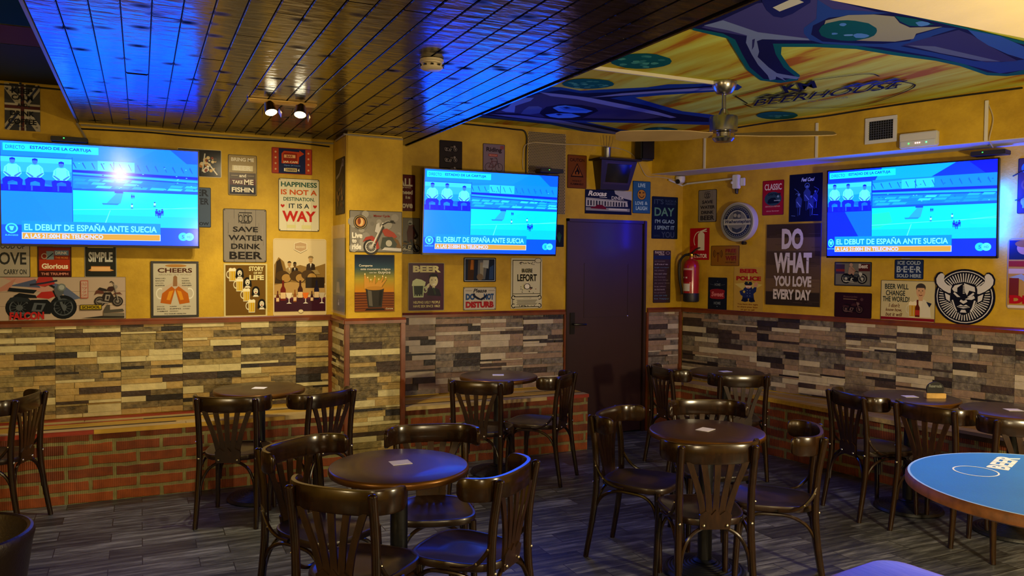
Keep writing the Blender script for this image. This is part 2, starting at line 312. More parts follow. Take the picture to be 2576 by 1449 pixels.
MURAL = [
('1b3f86',[(2.46,5.08),(2.51,4.86),(2.6,4.82),(2.78,4.86),(2.88,4.76),(3.12,4.56),(3.19,4.42),(3.44,4.26),(3.6,4.21),(3.68,4.26),(3.72,4.35),(3.61,4.47),(3.36,4.72),(3.24,4.88),(3.52,5.01),(3.86,5.15),(4.13,5.16),(4.3,5.2),(4.49,5.42),(4.45,5.56),(4.05,5.68),(3.44,5.92),(3.92,6.11),(4.06,6.12),(4.09,6.25),(4.09,6.47),(3.78,6.41),(3.23,6.17),(2.74,6.15),(2.51,6.14),(2.25,6.07),(2.33,5.23)]),
('131638',[(2.52,5.13),(2.64,4.9),(2.82,4.93),(2.99,4.8),(3.16,4.61),(3.48,4.33),(3.52,4.34),(3.3,4.63),(3.13,4.89),(3.09,4.98),(3.49,5.09),(3.83,5.24),(4.23,5.29),(4.35,5.44),(3.98,5.58),(3.43,5.85),(3.21,5.94),(3.59,6.01),(3.93,6.17),(3.97,6.31),(3.71,6.29),(3.17,6.06),(2.69,6.04),(2.32,6.03),(2.39,5.28)]),
('3d3a5c',[(2.55,5.12),(2.6,5.03),(2.79,5.03),(3.0,5.09),(3.19,5.12),(3.54,5.3),(3.87,5.43),(3.79,5.6),(3.34,5.75),(2.99,5.89),(2.75,5.83),(2.58,5.89),(2.56,5.53)]),
('15142e',[(2.89,5.73),(2.83,5.48),(2.88,5.34),(3.03,5.29),(3.18,5.34),(3.27,5.44),(3.29,5.58),(3.32,5.79),(3.18,5.89),(3.02,5.87)]),
('7f87b4',[(2.54,5.03),(2.7,5.02),(2.95,5.03),(3.4,5.16),(3.7,5.26),(3.98,5.39),(3.95,5.43),(3.6,5.32),(3.32,5.25),(2.89,5.12),(2.67,5.11)]),
('7f87b4',[(2.94,5.03),(3.07,4.8),(3.32,4.54),(3.51,4.35),(3.58,4.42),(3.31,4.64),(3.12,4.86)]),
('6a74a6',[(2.56,5.96),(2.81,5.9),(3.21,5.94),(3.66,6.13),(4.03,6.28),(4.01,6.36),(3.61,6.21),(3.17,6.06),(2.76,6.0)]),
('5fa0d8',[(2.89,5.49),(2.89,5.41),(2.93,5.36),(3.06,5.38),(3.23,5.46),(3.23,5.56),(3.12,5.61),(3.0,5.6)]),
('3a7cc4',[(2.91,5.44),(2.95,5.37),(3.09,5.41),(3.2,5.45),(3.11,5.51),(3.01,5.53)]),
('101a4a',[(2.95,5.44),(2.97,5.41),(3.02,5.43),(3.0,5.47)]),
('5fa0d8',[(2.97,5.77),(3.02,5.68),(3.13,5.63),(3.26,5.7),(3.23,5.8),(3.14,5.86),(3.05,5.84)]),
('101a4a',[(3.04,5.72),(3.05,5.68),(3.1,5.71),(3.08,5.75)]),
('5e6684',[(2.73,5.67),(2.7,5.52),(2.76,5.48),(2.82,5.53),(2.9,5.73),(2.86,5.82),(2.78,5.83)]),
('6f86b8',[(2.58,5.77),(2.57,5.62),(2.52,5.42),(2.54,5.24),(2.59,5.21),(2.62,5.33),(2.6,5.55),(2.71,5.8),(2.64,5.81)]),
('0f5a5a',[(2.84,3.9),(2.87,3.96),(2.87,4.02),(2.85,4.07),(2.81,4.12),(2.76,4.15),(2.69,4.16),(2.62,4.14),(2.56,4.11),(2.52,4.06),(2.5,4.0),(2.5,3.95),(2.52,3.89),(2.56,3.85),(2.61,3.82),(2.67,3.81),(2.73,3.83),(2.79,3.85)]),
('2f7d74',[(2.72,3.99),(2.73,4.01),(2.71,4.03),(2.7,4.03),(2.68,4.02),(2.68,4.0),(2.69,3.98),(2.7,3.98)]),
('3f8f80',[(2.68,3.99),(2.68,4.0),(2.67,4.02),(2.65,4.02),(2.64,4.01),(2.63,3.99),(2.64,3.98),(2.66,3.97)]),
('3f8f80',[(2.65,4.08),(2.65,4.1),(2.64,4.12),(2.62,4.12),(2.61,4.1),(2.6,4.09),(2.61,4.07),(2.63,4.07)]),
('2f7d74',[(2.76,4.03),(2.77,4.05),(2.76,4.07),(2.74,4.07),(2.72,4.06),(2.72,4.04),(2.73,4.02),(2.75,4.02)]),
('2f7d74',[(2.65,3.86),(2.66,3.88),(2.65,3.89),(2.63,3.9),(2.61,3.88),(2.61,3.87),(2.62,3.85),(2.64,3.85)]),
('4a9c88',[(2.8,4.07),(2.81,4.09),(2.8,4.1),(2.78,4.1),(2.76,4.09),(2.76,4.07),(2.77,4.06),(2.79,4.06)]),
('3f8f80',[(2.67,3.86),(2.68,3.88),(2.67,3.89),(2.65,3.89),(2.63,3.88),(2.63,3.87),(2.64,3.85),(2.66,3.85)]),
('4a9c88',[(2.75,4.0),(2.76,4.02),(2.75,4.03),(2.73,4.03),(2.71,4.02),(2.71,4.0),(2.72,3.99),(2.74,3.98)]),
('2f7d74',[(2.79,3.89),(2.79,3.91),(2.78,3.92),(2.76,3.92),(2.75,3.91),(2.74,3.9),(2.75,3.88),(2.77,3.88)]),
('4a9c88',[(2.8,3.97),(2.8,3.99),(2.79,4.01),(2.77,4.01),(2.76,4.0),(2.75,3.98),(2.76,3.96),(2.78,3.96)]),
('3f8f80',[(2.69,4.01),(2.69,4.03),(2.68,4.05),(2.66,4.05),(2.64,4.03),(2.64,4.02),(2.65,4.0),(2.67,4.0)]),
('4a9c88',[(2.68,3.99),(2.68,4.01),(2.67,4.02),(2.65,4.02),(2.64,4.01),(2.63,3.99),(2.64,3.98),(2.66,3.98)]),
('2f7d74',[(2.7,3.95),(2.7,3.97),(2.69,3.98),(2.68,3.99),(2.66,3.97),(2.66,3.96),(2.67,3.94),(2.68,3.94)]),
('4a9c88',[(2.57,3.97),(2.57,3.99),(2.56,4.01),(2.54,4.01),(2.53,4.0),(2.53,3.98),(2.54,3.96),(2.55,3.96)]),
('0f5a5a',[(2.86,4.56),(2.88,4.61),(2.87,4.66),(2.85,4.71),(2.81,4.75),(2.76,4.78),(2.69,4.79),(2.64,4.78),(2.59,4.76),(2.55,4.71),(2.54,4.66),(2.54,4.61),(2.56,4.56),(2.6,4.52),(2.66,4.5),(2.71,4.49),(2.77,4.49),(2.82,4.52)]),
('2f7d74',[(2.77,4.66),(2.78,4.68),(2.76,4.69),(2.75,4.69),(2.73,4.68),(2.73,4.67),(2.74,4.65),(2.76,4.65)]),
('2f7d74',[(2.7,4.65),(2.7,4.67),(2.69,4.68),(2.68,4.68),(2.66,4.67),(2.66,4.66),(2.67,4.64),(2.69,4.64)]),
('3f8f80',[(2.77,4.71),(2.77,4.73),(2.76,4.74),(2.74,4.75),(2.73,4.73),(2.73,4.72),(2.74,4.71),(2.76,4.7)]),
('2f7d74',[(2.81,4.61),(2.82,4.62),(2.8,4.63),(2.79,4.64),(2.77,4.63),(2.77,4.61),(2.78,4.6),(2.8,4.6)]),
('4a9c88',[(2.64,4.66),(2.64,4.67),(2.63,4.69),(2.61,4.69),(2.6,4.68),(2.6,4.66),(2.61,4.65),(2.62,4.65)]),
('3f8f80',[(2.71,4.75),(2.71,4.76),(2.7,4.78),(2.68,4.78),(2.67,4.77),(2.67,4.75),(2.68,4.74),(2.7,4.74)]),
('4a9c88',[(2.85,4.61),(2.85,4.63),(2.84,4.64),(2.82,4.64),(2.81,4.63),(2.81,4.62),(2.82,4.6),(2.83,4.6)]),
('2f7d74',[(2.68,4.61),(2.68,4.63),(2.67,4.64),(2.65,4.64),(2.64,4.63),(2.64,4.62),(2.65,4.6),(2.67,4.6)]),
('4a9c88',[(2.67,4.69),(2.67,4.7),(2.66,4.72),(2.64,4.72),(2.63,4.71),(2.63,4.69),(2.64,4.68),(2.66,4.68)]),
('3f8f80',[(2.6,4.64),(2.6,4.66),(2.59,4.67),(2.58,4.67),(2.56,4.66),(2.56,4.65),(2.57,4.64),(2.59,4.63)]),
('2f7d74',[(2.73,4.54),(2.74,4.55),(2.72,4.57),(2.71,4.57),(2.69,4.56),(2.69,4.54),(2.7,4.53),(2.72,4.53)]),
('3f8f80',[(2.69,4.55),(2.69,4.57),(2.68,4.58),(2.67,4.58),(2.65,4.57),(2.65,4.56),(2.66,4.55),(2.68,4.54)]),
('2f7d74',[(2.85,4.65),(2.85,4.67),(2.84,4.68),(2.82,4.68),(2.81,4.67),(2.8,4.66),(2.82,4.64),(2.83,4.64)]),
('4a9c88',[(2.71,4.64),(2.71,4.66),(2.7,4.67),(2.68,4.67),(2.67,4.66),(2.67,4.64),(2.68,4.63),(2.69,4.63)]),
('0f5a5a',[(4.36,5.88),(4.38,5.93),(4.38,5.98),(4.37,6.03),(4.34,6.07),(4.29,6.09),(4.24,6.1),(4.18,6.09),(4.13,6.06),(4.09,6.02),(4.07,5.97),(4.07,5.92),(4.08,5.88),(4.11,5.84),(4.16,5.82),(4.21,5.81),(4.27,5.82),(4.32,5.84)]),
('2f7d74',[(4.36,5.95),(4.37,5.96),(4.36,5.97),(4.34,5.97),(4.33,5.96),(4.32,5.95),(4.33,5.94),(4.35,5.94)]),
('3f8f80',[(4.16,5.85),(4.17,5.87),(4.16,5.88),(4.14,5.88),(4.13,5.87),(4.13,5.86),(4.13,5.85),(4.15,5.84)]),
('3f8f80',[(4.25,5.99),(4.25,6.01),(4.24,6.02),(4.23,6.02),(4.21,6.01),(4.21,5.99),(4.22,5.98),(4.23,5.98)]),
('4a9c88',[(4.21,5.89),(4.22,5.91),(4.21,5.92),(4.19,5.92),(4.18,5.91),(4.18,5.9),(4.18,5.88),(4.2,5.88)]),
('4a9c88',[(4.22,5.93),(4.22,5.95),(4.22,5.96),(4.2,5.96),(4.19,5.95),(4.18,5.93),(4.19,5.92),(4.21,5.92)]),
('3f8f80',[(4.29,5.98),(4.3,6.0),(4.29,6.01),(4.27,6.01),(4.26,6.0),(4.26,5.98),(4.26,5.97),(4.28,5.97)]),
('0f5a5a',[(4.76,4.85),(4.79,4.9),(4.81,4.95),(4.8,5.0),(4.77,5.04),(4.72,5.07),(4.65,5.08),(4.59,5.07),(4.52,5.04),(4.47,5.0),(4.44,4.95),(4.43,4.9),(4.44,4.85),(4.47,4.81),(4.52,4.79),(4.58,4.78),(4.65,4.78),(4.71,4.81)]),
('3f8f80',[(4.7,4.98),(4.71,5.0),(4.7,5.01),(4.68,5.01),(4.66,5.0),(4.65,4.98),(4.66,4.97),(4.68,4.97)]),
('3f8f80',[(4.64,4.93),(4.65,4.95),(4.64,4.96),(4.62,4.96),(4.6,4.95),(4.6,4.93),(4.6,4.92),(4.62,4.92)]),
('2f7d74',[(4.6,4.95),(4.61,4.97),(4.6,4.98),(4.58,4.98),(4.56,4.97),(4.56,4.96),(4.56,4.94),(4.58,4.94)]),
('2f7d74',[(4.7,4.88),(4.71,4.89),(4.7,4.9),(4.68,4.91),(4.67,4.9),(4.66,4.88),(4.67,4.87),(4.69,4.87)]),
('3f8f80',[(4.68,4.88),(4.69,4.89),(4.68,4.91),(4.66,4.91),(4.65,4.9),(4.64,4.88),(4.65,4.87),(4.67,4.87)]),
('4a9c88',[(4.66,4.92),(4.67,4.93),(4.66,4.95),(4.64,4.95),(4.62,4.94),(4.62,4.92),(4.63,4.91),(4.64,4.91)]),
('0d5a66',[(2.54,3.32),(2.42,3.1),(2.37,2.79),(2.68,2.64),(3.29,2.67),(3.73,2.68),(4.21,2.71),(4.36,2.72),(4.99,3.1),(4.9,3.25),(4.77,3.29),(4.41,3.21),(4.17,3.19),(3.86,3.21),(3.56,3.21),(3.33,3.28),(3.17,3.36),(3.28,3.48),(3.54,3.68),(3.75,3.81),(3.84,3.92),(3.8,4.03),(3.63,4.03),(3.36,3.85),(3.13,3.65),(2.8,3.36),(2.67,3.34)]),
('16184a',[(2.51,3.29),(2.44,3.11),(2.39,2.8),(2.69,2.65),(3.3,2.67),(3.75,2.7),(4.29,2.75),(4.83,3.1),(4.84,3.21),(4.7,3.24),(4.36,3.16),(4.11,3.15),(3.81,3.16),(3.5,3.16),(3.28,3.23),(3.08,3.33),(3.25,3.49),(3.51,3.7),(3.77,3.86),(3.76,3.96),(3.62,3.99),(3.33,3.79),(3.08,3.57),(2.85,3.36),(2.72,3.3)]),
('3c3b78',[(2.55,3.26),(2.56,3.1),(2.54,2.85),(2.7,2.66),(3.15,2.7),(2.99,2.82),(2.99,2.96),(3.02,3.04),(3.1,3.12),(3.23,3.19),(3.05,3.27),(2.88,3.28),(2.67,3.28)]),
('6f7fa8',[(2.54,3.23),(2.57,3.12),(2.86,3.2),(3.21,3.17),(3.21,3.19),(2.97,3.29),(2.97,3.33),(3.13,3.49),(3.2,3.58),(3.43,3.74),(3.58,3.83),(3.79,3.85),(3.81,3.9),(3.7,3.91),(3.79,3.97),(3.64,3.9),(3.69,3.96),(3.68,4.0),(3.57,3.9),(3.33,3.72),(3.13,3.55),(2.94,3.38),(2.85,3.27),(2.7,3.24)]),
('2a2a60',[(2.93,3.32),(2.93,3.3),(3.03,3.42),(3.07,3.48)]),
('23408f',[(2.74,2.69),(2.91,2.76),(3.01,2.73),(3.19,2.68),(2.99,2.86),(3.02,2.99),(3.13,3.11),(3.28,3.18),(3.46,3.13),(3.6,3.07),(3.68,2.97),(3.61,2.87),(3.61,2.73),(3.69,2.71),(3.7,2.85),(3.76,2.99),(3.72,3.06),(4.01,3.07),(4.37,3.09),(4.53,3.04),(4.59,2.94),(4.83,3.1),(4.79,3.22),(4.58,3.19),(4.09,3.13),(3.65,3.12),(3.32,3.21),(3.2,3.19),(3.08,3.11),(3.01,3.04),(2.95,2.9)]),
('2f55b0',[(3.76,2.7),(4.01,2.7),(4.31,2.77),(4.59,2.94),(4.39,2.91),(4.04,2.82)]),
('33336a',[(3.71,3.04),(3.71,2.86),(3.72,2.72),(3.86,2.75),(4.12,2.84),(4.59,2.98),(4.46,3.08),(4.1,3.06)]),
('59648f',[(3.74,3.03),(3.89,2.98),(4.26,3.01),(4.51,3.03),(4.4,3.07),(4.04,3.06)]),
('8f8f7e',[(3.01,2.9),(3.04,2.79),(3.14,2.73),(3.25,2.71),(3.36,2.77),(3.47,2.8),(3.6,2.72),(3.59,2.86),(3.66,2.93),(3.62,3.01),(3.5,3.06),(3.35,3.11),(3.16,3.07)]),
('0e4f58',[(3.37,2.91),(3.4,2.94),(3.43,2.98),(3.44,3.02),(3.43,3.06),(3.42,3.09),(3.39,3.11),(3.35,3.12),(3.3,3.12),(3.25,3.12),(3.19,3.1),(3.15,3.07),(3.11,3.04),(3.08,3.0),(3.06,2.97),(3.05,2.93),(3.06,2.9),(3.07,2.87),(3.1,2.85),(3.14,2.84),(3.18,2.84),(3.23,2.84),(3.28,2.86),(3.33,2.88)]),
('4b7fd0',[(3.41,2.99),(3.42,3.01),(3.42,3.03),(3.41,3.04),(3.38,3.05),(3.36,3.04),(3.34,3.03),(3.32,3.01),(3.32,2.99),(3.34,2.98),(3.36,2.98),(3.38,2.98)]),
('4b7fd0',[(3.15,2.9),(3.16,2.92),(3.16,2.93),(3.14,2.93),(3.12,2.92),(3.11,2.9),(3.12,2.89),(3.13,2.89)]),
('4b7fd0',[(3.24,3.04),(3.24,3.05),(3.23,3.06),(3.22,3.06),(3.21,3.05),(3.2,3.04),(3.21,3.03),(3.23,3.03)]),
('5f8fd8',[(3.33,3.02),(3.33,3.03),(3.32,3.04),(3.3,3.05),(3.28,3.04),(3.28,3.03),(3.29,3.02),(3.31,3.01)]),
('0e4f58',[(3.24,2.7),(3.37,2.69),(3.53,2.71),(3.5,2.76),(3.44,2.78),(3.34,2.75)]),
('4b7fd0',[(3.5,2.71),(3.51,2.73),(3.51,2.74),(3.5,2.76),(3.48,2.76),(3.46,2.75),(3.44,2.74),(3.42,2.73),(3.42,2.71),(3.43,2.7),(3.45,2.7),(3.47,2.7)]),
('1a1f5e',[(2.53,2.81),(2.64,2.9),(2.74,2.96),(2.79,2.96),(2.79,2.89),(2.74,2.73),(2.68,2.67),(2.5,2.77)]),
('b9b9ae',[(2.64,2.86),(2.71,2.89),(2.71,2.86),(2.71,2.74),(2.65,2.72),(2.63,2.75)]),
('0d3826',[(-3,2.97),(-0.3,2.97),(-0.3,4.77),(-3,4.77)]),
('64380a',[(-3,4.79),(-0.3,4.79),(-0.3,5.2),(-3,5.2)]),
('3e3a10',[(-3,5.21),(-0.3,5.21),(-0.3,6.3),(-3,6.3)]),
]
LOGO = [[(3.8,4.47),(3.86,4.02),(4.06,3.61),(4.2,3.6)],[(3.8,4.47),(4.06,4.64),(4.06,4.67),(4.19,4.74),(4.44,4.02),(4.51,3.84),(4.57,3.79),(4.48,3.7)],[(4.25,4.7),(4.46,4.63),(4.71,4.49),(4.85,4.3),(4.8,4.03),(4.7,3.79),(4.63,3.69),(4.56,3.65),(4.39,3.64)],[(4.03,4.59),(4.22,4.14),(4.29,3.87)]]
BH = [(4.164, 4.697), (4.577, 3.786), (4.026, 4.495)]
AM = [(4.033, 4.23), (4.098, 4.009), (3.86, 4.086)]
POLE = [[(2.54, 4.2), (3.41, 4.22)]]
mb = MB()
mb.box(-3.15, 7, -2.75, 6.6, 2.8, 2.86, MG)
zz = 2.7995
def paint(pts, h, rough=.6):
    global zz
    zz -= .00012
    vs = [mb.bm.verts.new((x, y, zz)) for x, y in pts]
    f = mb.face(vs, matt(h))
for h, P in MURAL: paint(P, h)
def stroke(P, w, h):
    global zz
    zz -= .00012; Q = spline([(x, y, 0) for x, y in P], 5); a, b = [], []
    for i, p in enumerate(Q):
        t = (Vector(Q[min(i+1, len(Q)-1)])-Vector(Q[max(i-1, 0)])).normalized(); n = Vector((-t.y, t.x, 0))
        a.append(mb.bm.verts.new((p[0]+n.x*w, p[1]+n.y*w, zz))); b.append(mb.bm.verts.new((p[0]-n.x*w, p[1]-n.y*w, zz)))
    for i in range(len(Q)-1): mb.face([a[i], a[i+1], b[i+1], b[i]], matt(h))
stroke(LOGO[0], .006, '2a2410'); stroke(LOGO[2], .006, '2a2410'); stroke(LOGO[3], .005, '2a2410')
for i in range(len(LOGO[1])-1): stroke(LOGO[1][i:i+2], .006, '2a2410')
def ctext(st, q, h, bold=.02):
    global zz
    zz -= .00012; o, a, c = [Vector((v[0], v[1], 0)) for v in q]
    put_text(mb, st, lambda x, y: tuple(o+(a-o)*x+(c-o)*y)[:2]+(zz,), matt(h), bold)
ctext('BEERHOUSE', BH, '15183a', .0); ctext('KM', AM, '15183a', .03)
o, a, c = [Vector(v+(0,)) for v in BH]
ctext('Tap room craft', [tuple((o+(a-o)*.42-(c-o)*.55)[:2]), tuple((o+(a-o)*.72-(c-o)*.62)[:2]), tuple((o+(a-o)*.42-(c-o)*.3)[:2])], '4a5068', 0)
for k in range(9):     # wheat ears beside the monogram
    t = k/8; p = o+(a-o)*(.02+.3*t)+(c-o)*(1.25+.25*math.sin(k*2.1)); d = (a-o)*.05; q = (c-o)*.16
    paint([tuple((p-d)[:2]), tuple((p+q)[:2]), tuple((p+d)[:2]), tuple((p-q*.6)[:2])], '201c10')
    p = o+(a-o)*(.62+.3*t)+(c-o)*(1.2+.2*math.sin(k*2.1))
    paint([tuple((p-d)[:2]), tuple((p+q)[:2]), tuple((p+d)[:2]), tuple((p-q*.6)[:2])], '2a3a8a')
struct(mb.build('ceiling', auto=False))
# dropped ceiling of dark varnished boards
PLANK = None
def plank_mat():
    m, nt, b = base_mat('dark_varnished_boards'); N, L = nt.nodes, nt.links
    tc = N.new('ShaderNodeTexCoord'); mp = N.new('ShaderNodeMapping'); mp.inputs['Scale'].default_value = (9, 1.6, 1); L.new(tc.outputs['Object'], mp.inputs[0])
    n = N.new('ShaderNodeTexNoise'); n.inputs['Scale'].default_value = 2.4; n.inputs['Detail'].default_value = 6; L.new(mp.outputs[0], n.inputs['Vector'])
    mp2 = N.new('ShaderNodeMapping'); mp2.inputs['Scale'].default_value = (4, 6, 1); L.new(tc.outputs['Object'], mp2.inputs[0])
    v = N.new('ShaderNodeTexVoronoi'); v.inputs['Scale'].default_value = 1.3; L.new(mp2.outputs[0], v.inputs['Vector'])
    kn = N.new('ShaderNodeMapRange'); kn.inputs['From Min'].default_value = .08; kn.inputs['From Max'].default_value = .3; L.new(v.outputs['Distance'], kn.inputs['Value'])
    r = N.new('ShaderNodeValToRGB'); e = r.color_ramp.elements
    e[0].position = .3; e[0].color = hx('0d0a08'); e[1].position = .75; e[1].color = hx('221a12')
    L.new(n.outputs['Fac'], r.inputs[0])
    mx = N.new('ShaderNodeMix'); mx.data_type = 'RGBA'; mx.blend_type = 'MULTIPLY'; mx.inputs[0].default_value = .8
    L.new(r.outputs[0], mx.inputs[6]); L.new(kn.outputs[0], mx.inputs[7]); L.new(mx.outputs[2], b.inputs['Base Color'])
    rr = N.new('ShaderNodeMapRange'); rr.inputs['To Min'].default_value = .6; rr.inputs['To Max'].default_value = .17; L.new(kn.outputs[0], rr.inputs['Value']); L.new(rr.outputs[0], b.inputs['Roughness'])
    sp = N.new('ShaderNodeMapRange'); sp.inputs['To Min'].default_value = .0; sp.inputs['To Max'].default_value = .38; L.new(kn.outputs[0], sp.inputs['Value']); L.new(sp.outputs[0], b.inputs['Specular IOR Level'])
    n3 = N.new('ShaderNodeTexNoise'); n3.inputs['Scale'].default_value = 7; n3.inputs['Detail'].default_value = 3; mp3 = N.new('ShaderNodeMapping'); mp3.inputs['Scale'].default_value = (1, 3, 1)
    L.new(tc.outputs['Object'], mp3.inputs[0]); L.new(mp3.outputs[0], n3.inputs['Vector'])
    bp = N.new('ShaderNodeBump'); bp.inputs['Strength'].default_value = .3; bp.inputs['Distance'].default_value = .012
    L.new(n3.outputs['Fac'], bp.inputs['Height']); L.new(bp.outputs[0], b.inputs['Normal'])
    b.inputs['Coat Weight'].default_value = .04; b.inputs['Coat Roughness'].default_value = .14
    return m
PLANK = plank_mat(); GAP = mat('board_gap', '0a0806', .6)
mb = MB(); mb.box(-.38, 1.985, -2.6, YW-.002, 2.571, 2.8, GAP)
x = -.38; k = 0
while x < 1.98:
    x1 = min(x+.107, 1.985); y = -2.6; cuts = sorted([random.uniform(-2, 6) for _ in range(3)]+[[2.9, 4.55][k % 2]+random.uniform(-.03, .03)])+[YW-.002]
    for c in cuts:
        if c-y > .05:
            mb.box(x+.001, x1-.0045, y+.0015, c-.0015, 2.557+random.uniform(0, .0015), 2.573, PLANK, .003)
        y = c
    x = x1; k += 1
mb.box(-.395, -.382, -2.6, YW-.002, 2.551, 2.8, mat('weathered_trim', '6f6a58', .5)); mb.box(1.986, 2.0, -2.6, YW-.002, 2.551, 2.8, PLANK)
struct(mb.build('ceiling_boards'))
mb = MB(); mb.box(2.002, 7, -2.6, 2.145, 2.557, 2.8, CREAM, .01); struct(mb.build('ceiling_bulkhead'))
# boxed duct along the right wall, its underside white
mb = MB()
L0, L1 = -.03, 5.6; D = .35
pts = [R3(-.1, 0, 0)[:2], R3(L1, 0, 0)[:2], R3(L1, D, 0)[:2], (4.4235, YW)]
mb.prism(pts, 2.456, 2.8, PLASTER); mb.prism([(a+(0 if i < 2 else .0), b) for i, (a, b) in enumerate(pts)], 2.452, 2.456, SOFFIT)
struct(mb.build('ceiling_duct'))
# ledger stone tiles, wooden rails
ST = [mat('stone_brown', '3b2a1c', .55, bump=.6, bscale=40, vary=.35, vscale=22), mat('stone_tan', 'aa8e50', .55, bump=.6, bscale=40, vary=.18, vscale=22),
      mat('stone_cream', 'c6b882', .5, bump=.4, bscale=40, vary=.12, vscale=18), mat('stone_speckled', '6c5c38', .55, bump=.8, bscale=40, vary=.6, vscale=26),
      mat('stone_khaki', '8e7c48', .55, bump=.7, bscale=40, vary=.35, vscale=24), mat('stone_black', '1f1812', .5, bump=.5, bscale=40, vary=.3, vscale=20)]  # left set: warm yellow of the spotlight put into the stone colours
STR = [mat('stone_brown_mauve', '3a2c27', .55, bump=.6, bscale=40, vary=.35, vscale=22), mat('stone_pinkish', '8f7763', .55, bump=.6, bscale=40, vary=.18, vscale=22),
       mat('stone_pale', 'b9ad97', .5, bump=.4, bscale=40, vary=.12, vscale=18), mat('stone_grey', '6a6258', .55, bump=.8, bscale=40, vary=.6, vscale=26),
       mat('stone_taupe', '7b6c5a', .55, bump=.7, bscale=40, vary=.35, vscale=24), mat('stone_dark', '221a1a', .5, bump=.5, bscale=40, vary=.3, vscale=20)]
def stone(name, x0, x1, z0, z1, place, S, parent=None, tile=.41, seed=1):
    """strips laid in local x/z, relief towards local -y"""
    rnd = random.Random(seed); mb = MB(); gap = ST[5]
    mb.box(x0, x1, -.004, 0, z0, z1, gap)
    x = x0
    while x < x1-.01:
        xe = min(x+tile, x1); z = z0
        while z < z1-.004:
            h = rnd.choice((.014, .02, .028, .034, .04, .046, .05, .054)); ze = min(z+h, z1)
            if z1-ze < .012: ze = z1
            a = x
            while a < xe-.004:
                b = min(a+rnd.uniform(.11, .30), xe)
                if xe-b < .06: b = xe
                thin = ze-z < .025
                q = rnd.random()
                m = S[2] if q < .2 else S[0] if q < .32 else S[5] if q < (.5 if thin else .36) else S[1] if q < .62 else S[3] if q < .84 else S[4]
                mb.box(a+.0008, b-.0008, -rnd.uniform(.006, .018), -.002, z+.0008, ze-.0008, m)
                a = b
            z = ze
        x = xe
    o = mb.build(name, parent); o.location, o.rotation_euler = place[0], place[1]; return struct(o)
stone('wall_stone', -3, 1.37, .49, 1.14, ((0, YW, 0), (0, 0, 0)), ST, seed=3)
stone('wall_stone', 1.842, 3.475, .49, 1.14, ((0, YW, 0), (0, 0, 0)), STR, seed=5)
stone('wall_stone', 4.4, 4.765, .49, 1.14, ((0, YW, 0), (0, 0, 0)), STR, seed=6)
stone('wall_stone', 1.41, 1.80, 0, 1.14, ((0, 5.897, 0), (0, 0, 0)), ST, seed=8)
stone('wall_stone', .02, .45, 0, 1.14, ((1.39, YW, 0), (0, 0, -HALF)), ST, seed=9)
stone('wall_stone', 0, 5.5, .49, 1.14, (tuple(C0+TT*.03), (0, 0, AR)), STR, seed=12)
def rail(path, w=.028, h=.042, name='trim_1'):
    mb = MB(); sec = [(-w, -h/2), (0.004, -h/2), (0.004, h/2), (-w*.55, h/2), (-w*.75, h*.2), (-w, h*.05)]
    mb.sweep(path, sec, TRIMW, smooth=False); return struct(mb.build(name))
rail([(1.37, YW-.001, 1.158), (-3, YW-.001, 1.158)]); rail([(3.49, YW-.001, 1.158), (1.83, YW-.001, 1.158)], name='trim_2')
rail([(4.78, YW-.001, 1.158), (4.385, YW-.001, 1.158)], name='trim_3')
rail([R3(5.5, .001, 1.158), R3(.02, .001, 1.158)], name='trim_4')
rail([(1.842, 5.896, 1.158), (1.37, 5.896, 1.158)], name='trim_5'); rail([(1.389, 5.88, 1.158), (1.389, YW, 1.158)], name='trim_6')
def post(x0, x1, y0, y1, z0, z1, name):
    mb = MB(); mb.box(x0, x1, y0, y1, z0, z1, TRIMW, .004); return struct(mb.build(name))
post(1.35, 1.388, YW-.03, YW, .49, 1.137, 'trim_7'); post(1.37, 1.408, 5.872, 5.905, 0, 1.137, 'trim_8'); post(1.802, 1.84, 5.872, 5.905, 0, 1.137, 'trim_9')
post(3.478, 3.498, YW-.024, YW, .49, 1.137, 'trim_10'); post(4.372, 4.398, YW-.024, YW, .0, 1.137, 'trim_11'); post(4.752, 4.784, YW-.03, YW, .3, 1.137, 'trim_12')
# door
DOORM = mat('dark_red_brown_door', '2f1612', .42, coat=.15, vary=.18, vscale=3, stretch=(1, 1, .3)); DFR = mat('door_frame_wood', '2a1510', .38, coat=.2)
d = empty('door_1', (3.93, YW, 0)); struct(d)
mb = MB(); mb.box(-.40, .40, -.005, .035, .012, 1.975, DOORM, .004); leaf = mb.build('door_leaf', d)
mb = MB()
for a, b, c, e in ((-.24, -.235, 1.1, 1.6), (.235, .24, 1.1, 1.6), (-.24, .24, 1.1, 1.105), (-.24, .24, 1.595, 1.6)): mb.box(a, b, -.008, -.004, c, e, DFR)
mb.build('panel_line', leaf)
mb = MB(); mb.box(-.43, -.402, -.02, .1, 0, 2.005, DFR, .004); mb.box(.402, .43, -.03, .1, 0, 2.005, DFR, .004); mb.box(-.43, .43, -.02, .1, 1.977, 2.005, DFR, .004); mb.build('door_frame', d)
HND = mat('black_handle', '0c0c0e', .3)
mb = MB(); mb.box(-.385, -.335, -.013, -.005, .95, 1.15, HND, .003); mb.tube([(-.36, -.01, 1.045), (-.36, -.055, 1.045), (-.35, -.06, 1.045), (-.24, -.058, 1.042)], .009, HND); mb.build('door_handle', d)
mb = MB(); mb.lathe([(.0, 0), (.008, 0), (.008, .006), (0, .008)], mat('chrome', 'c8c8c8', .15, 1), 10, (.235, -.005, 1.105), 'y'); mb.build('door_knob', d)
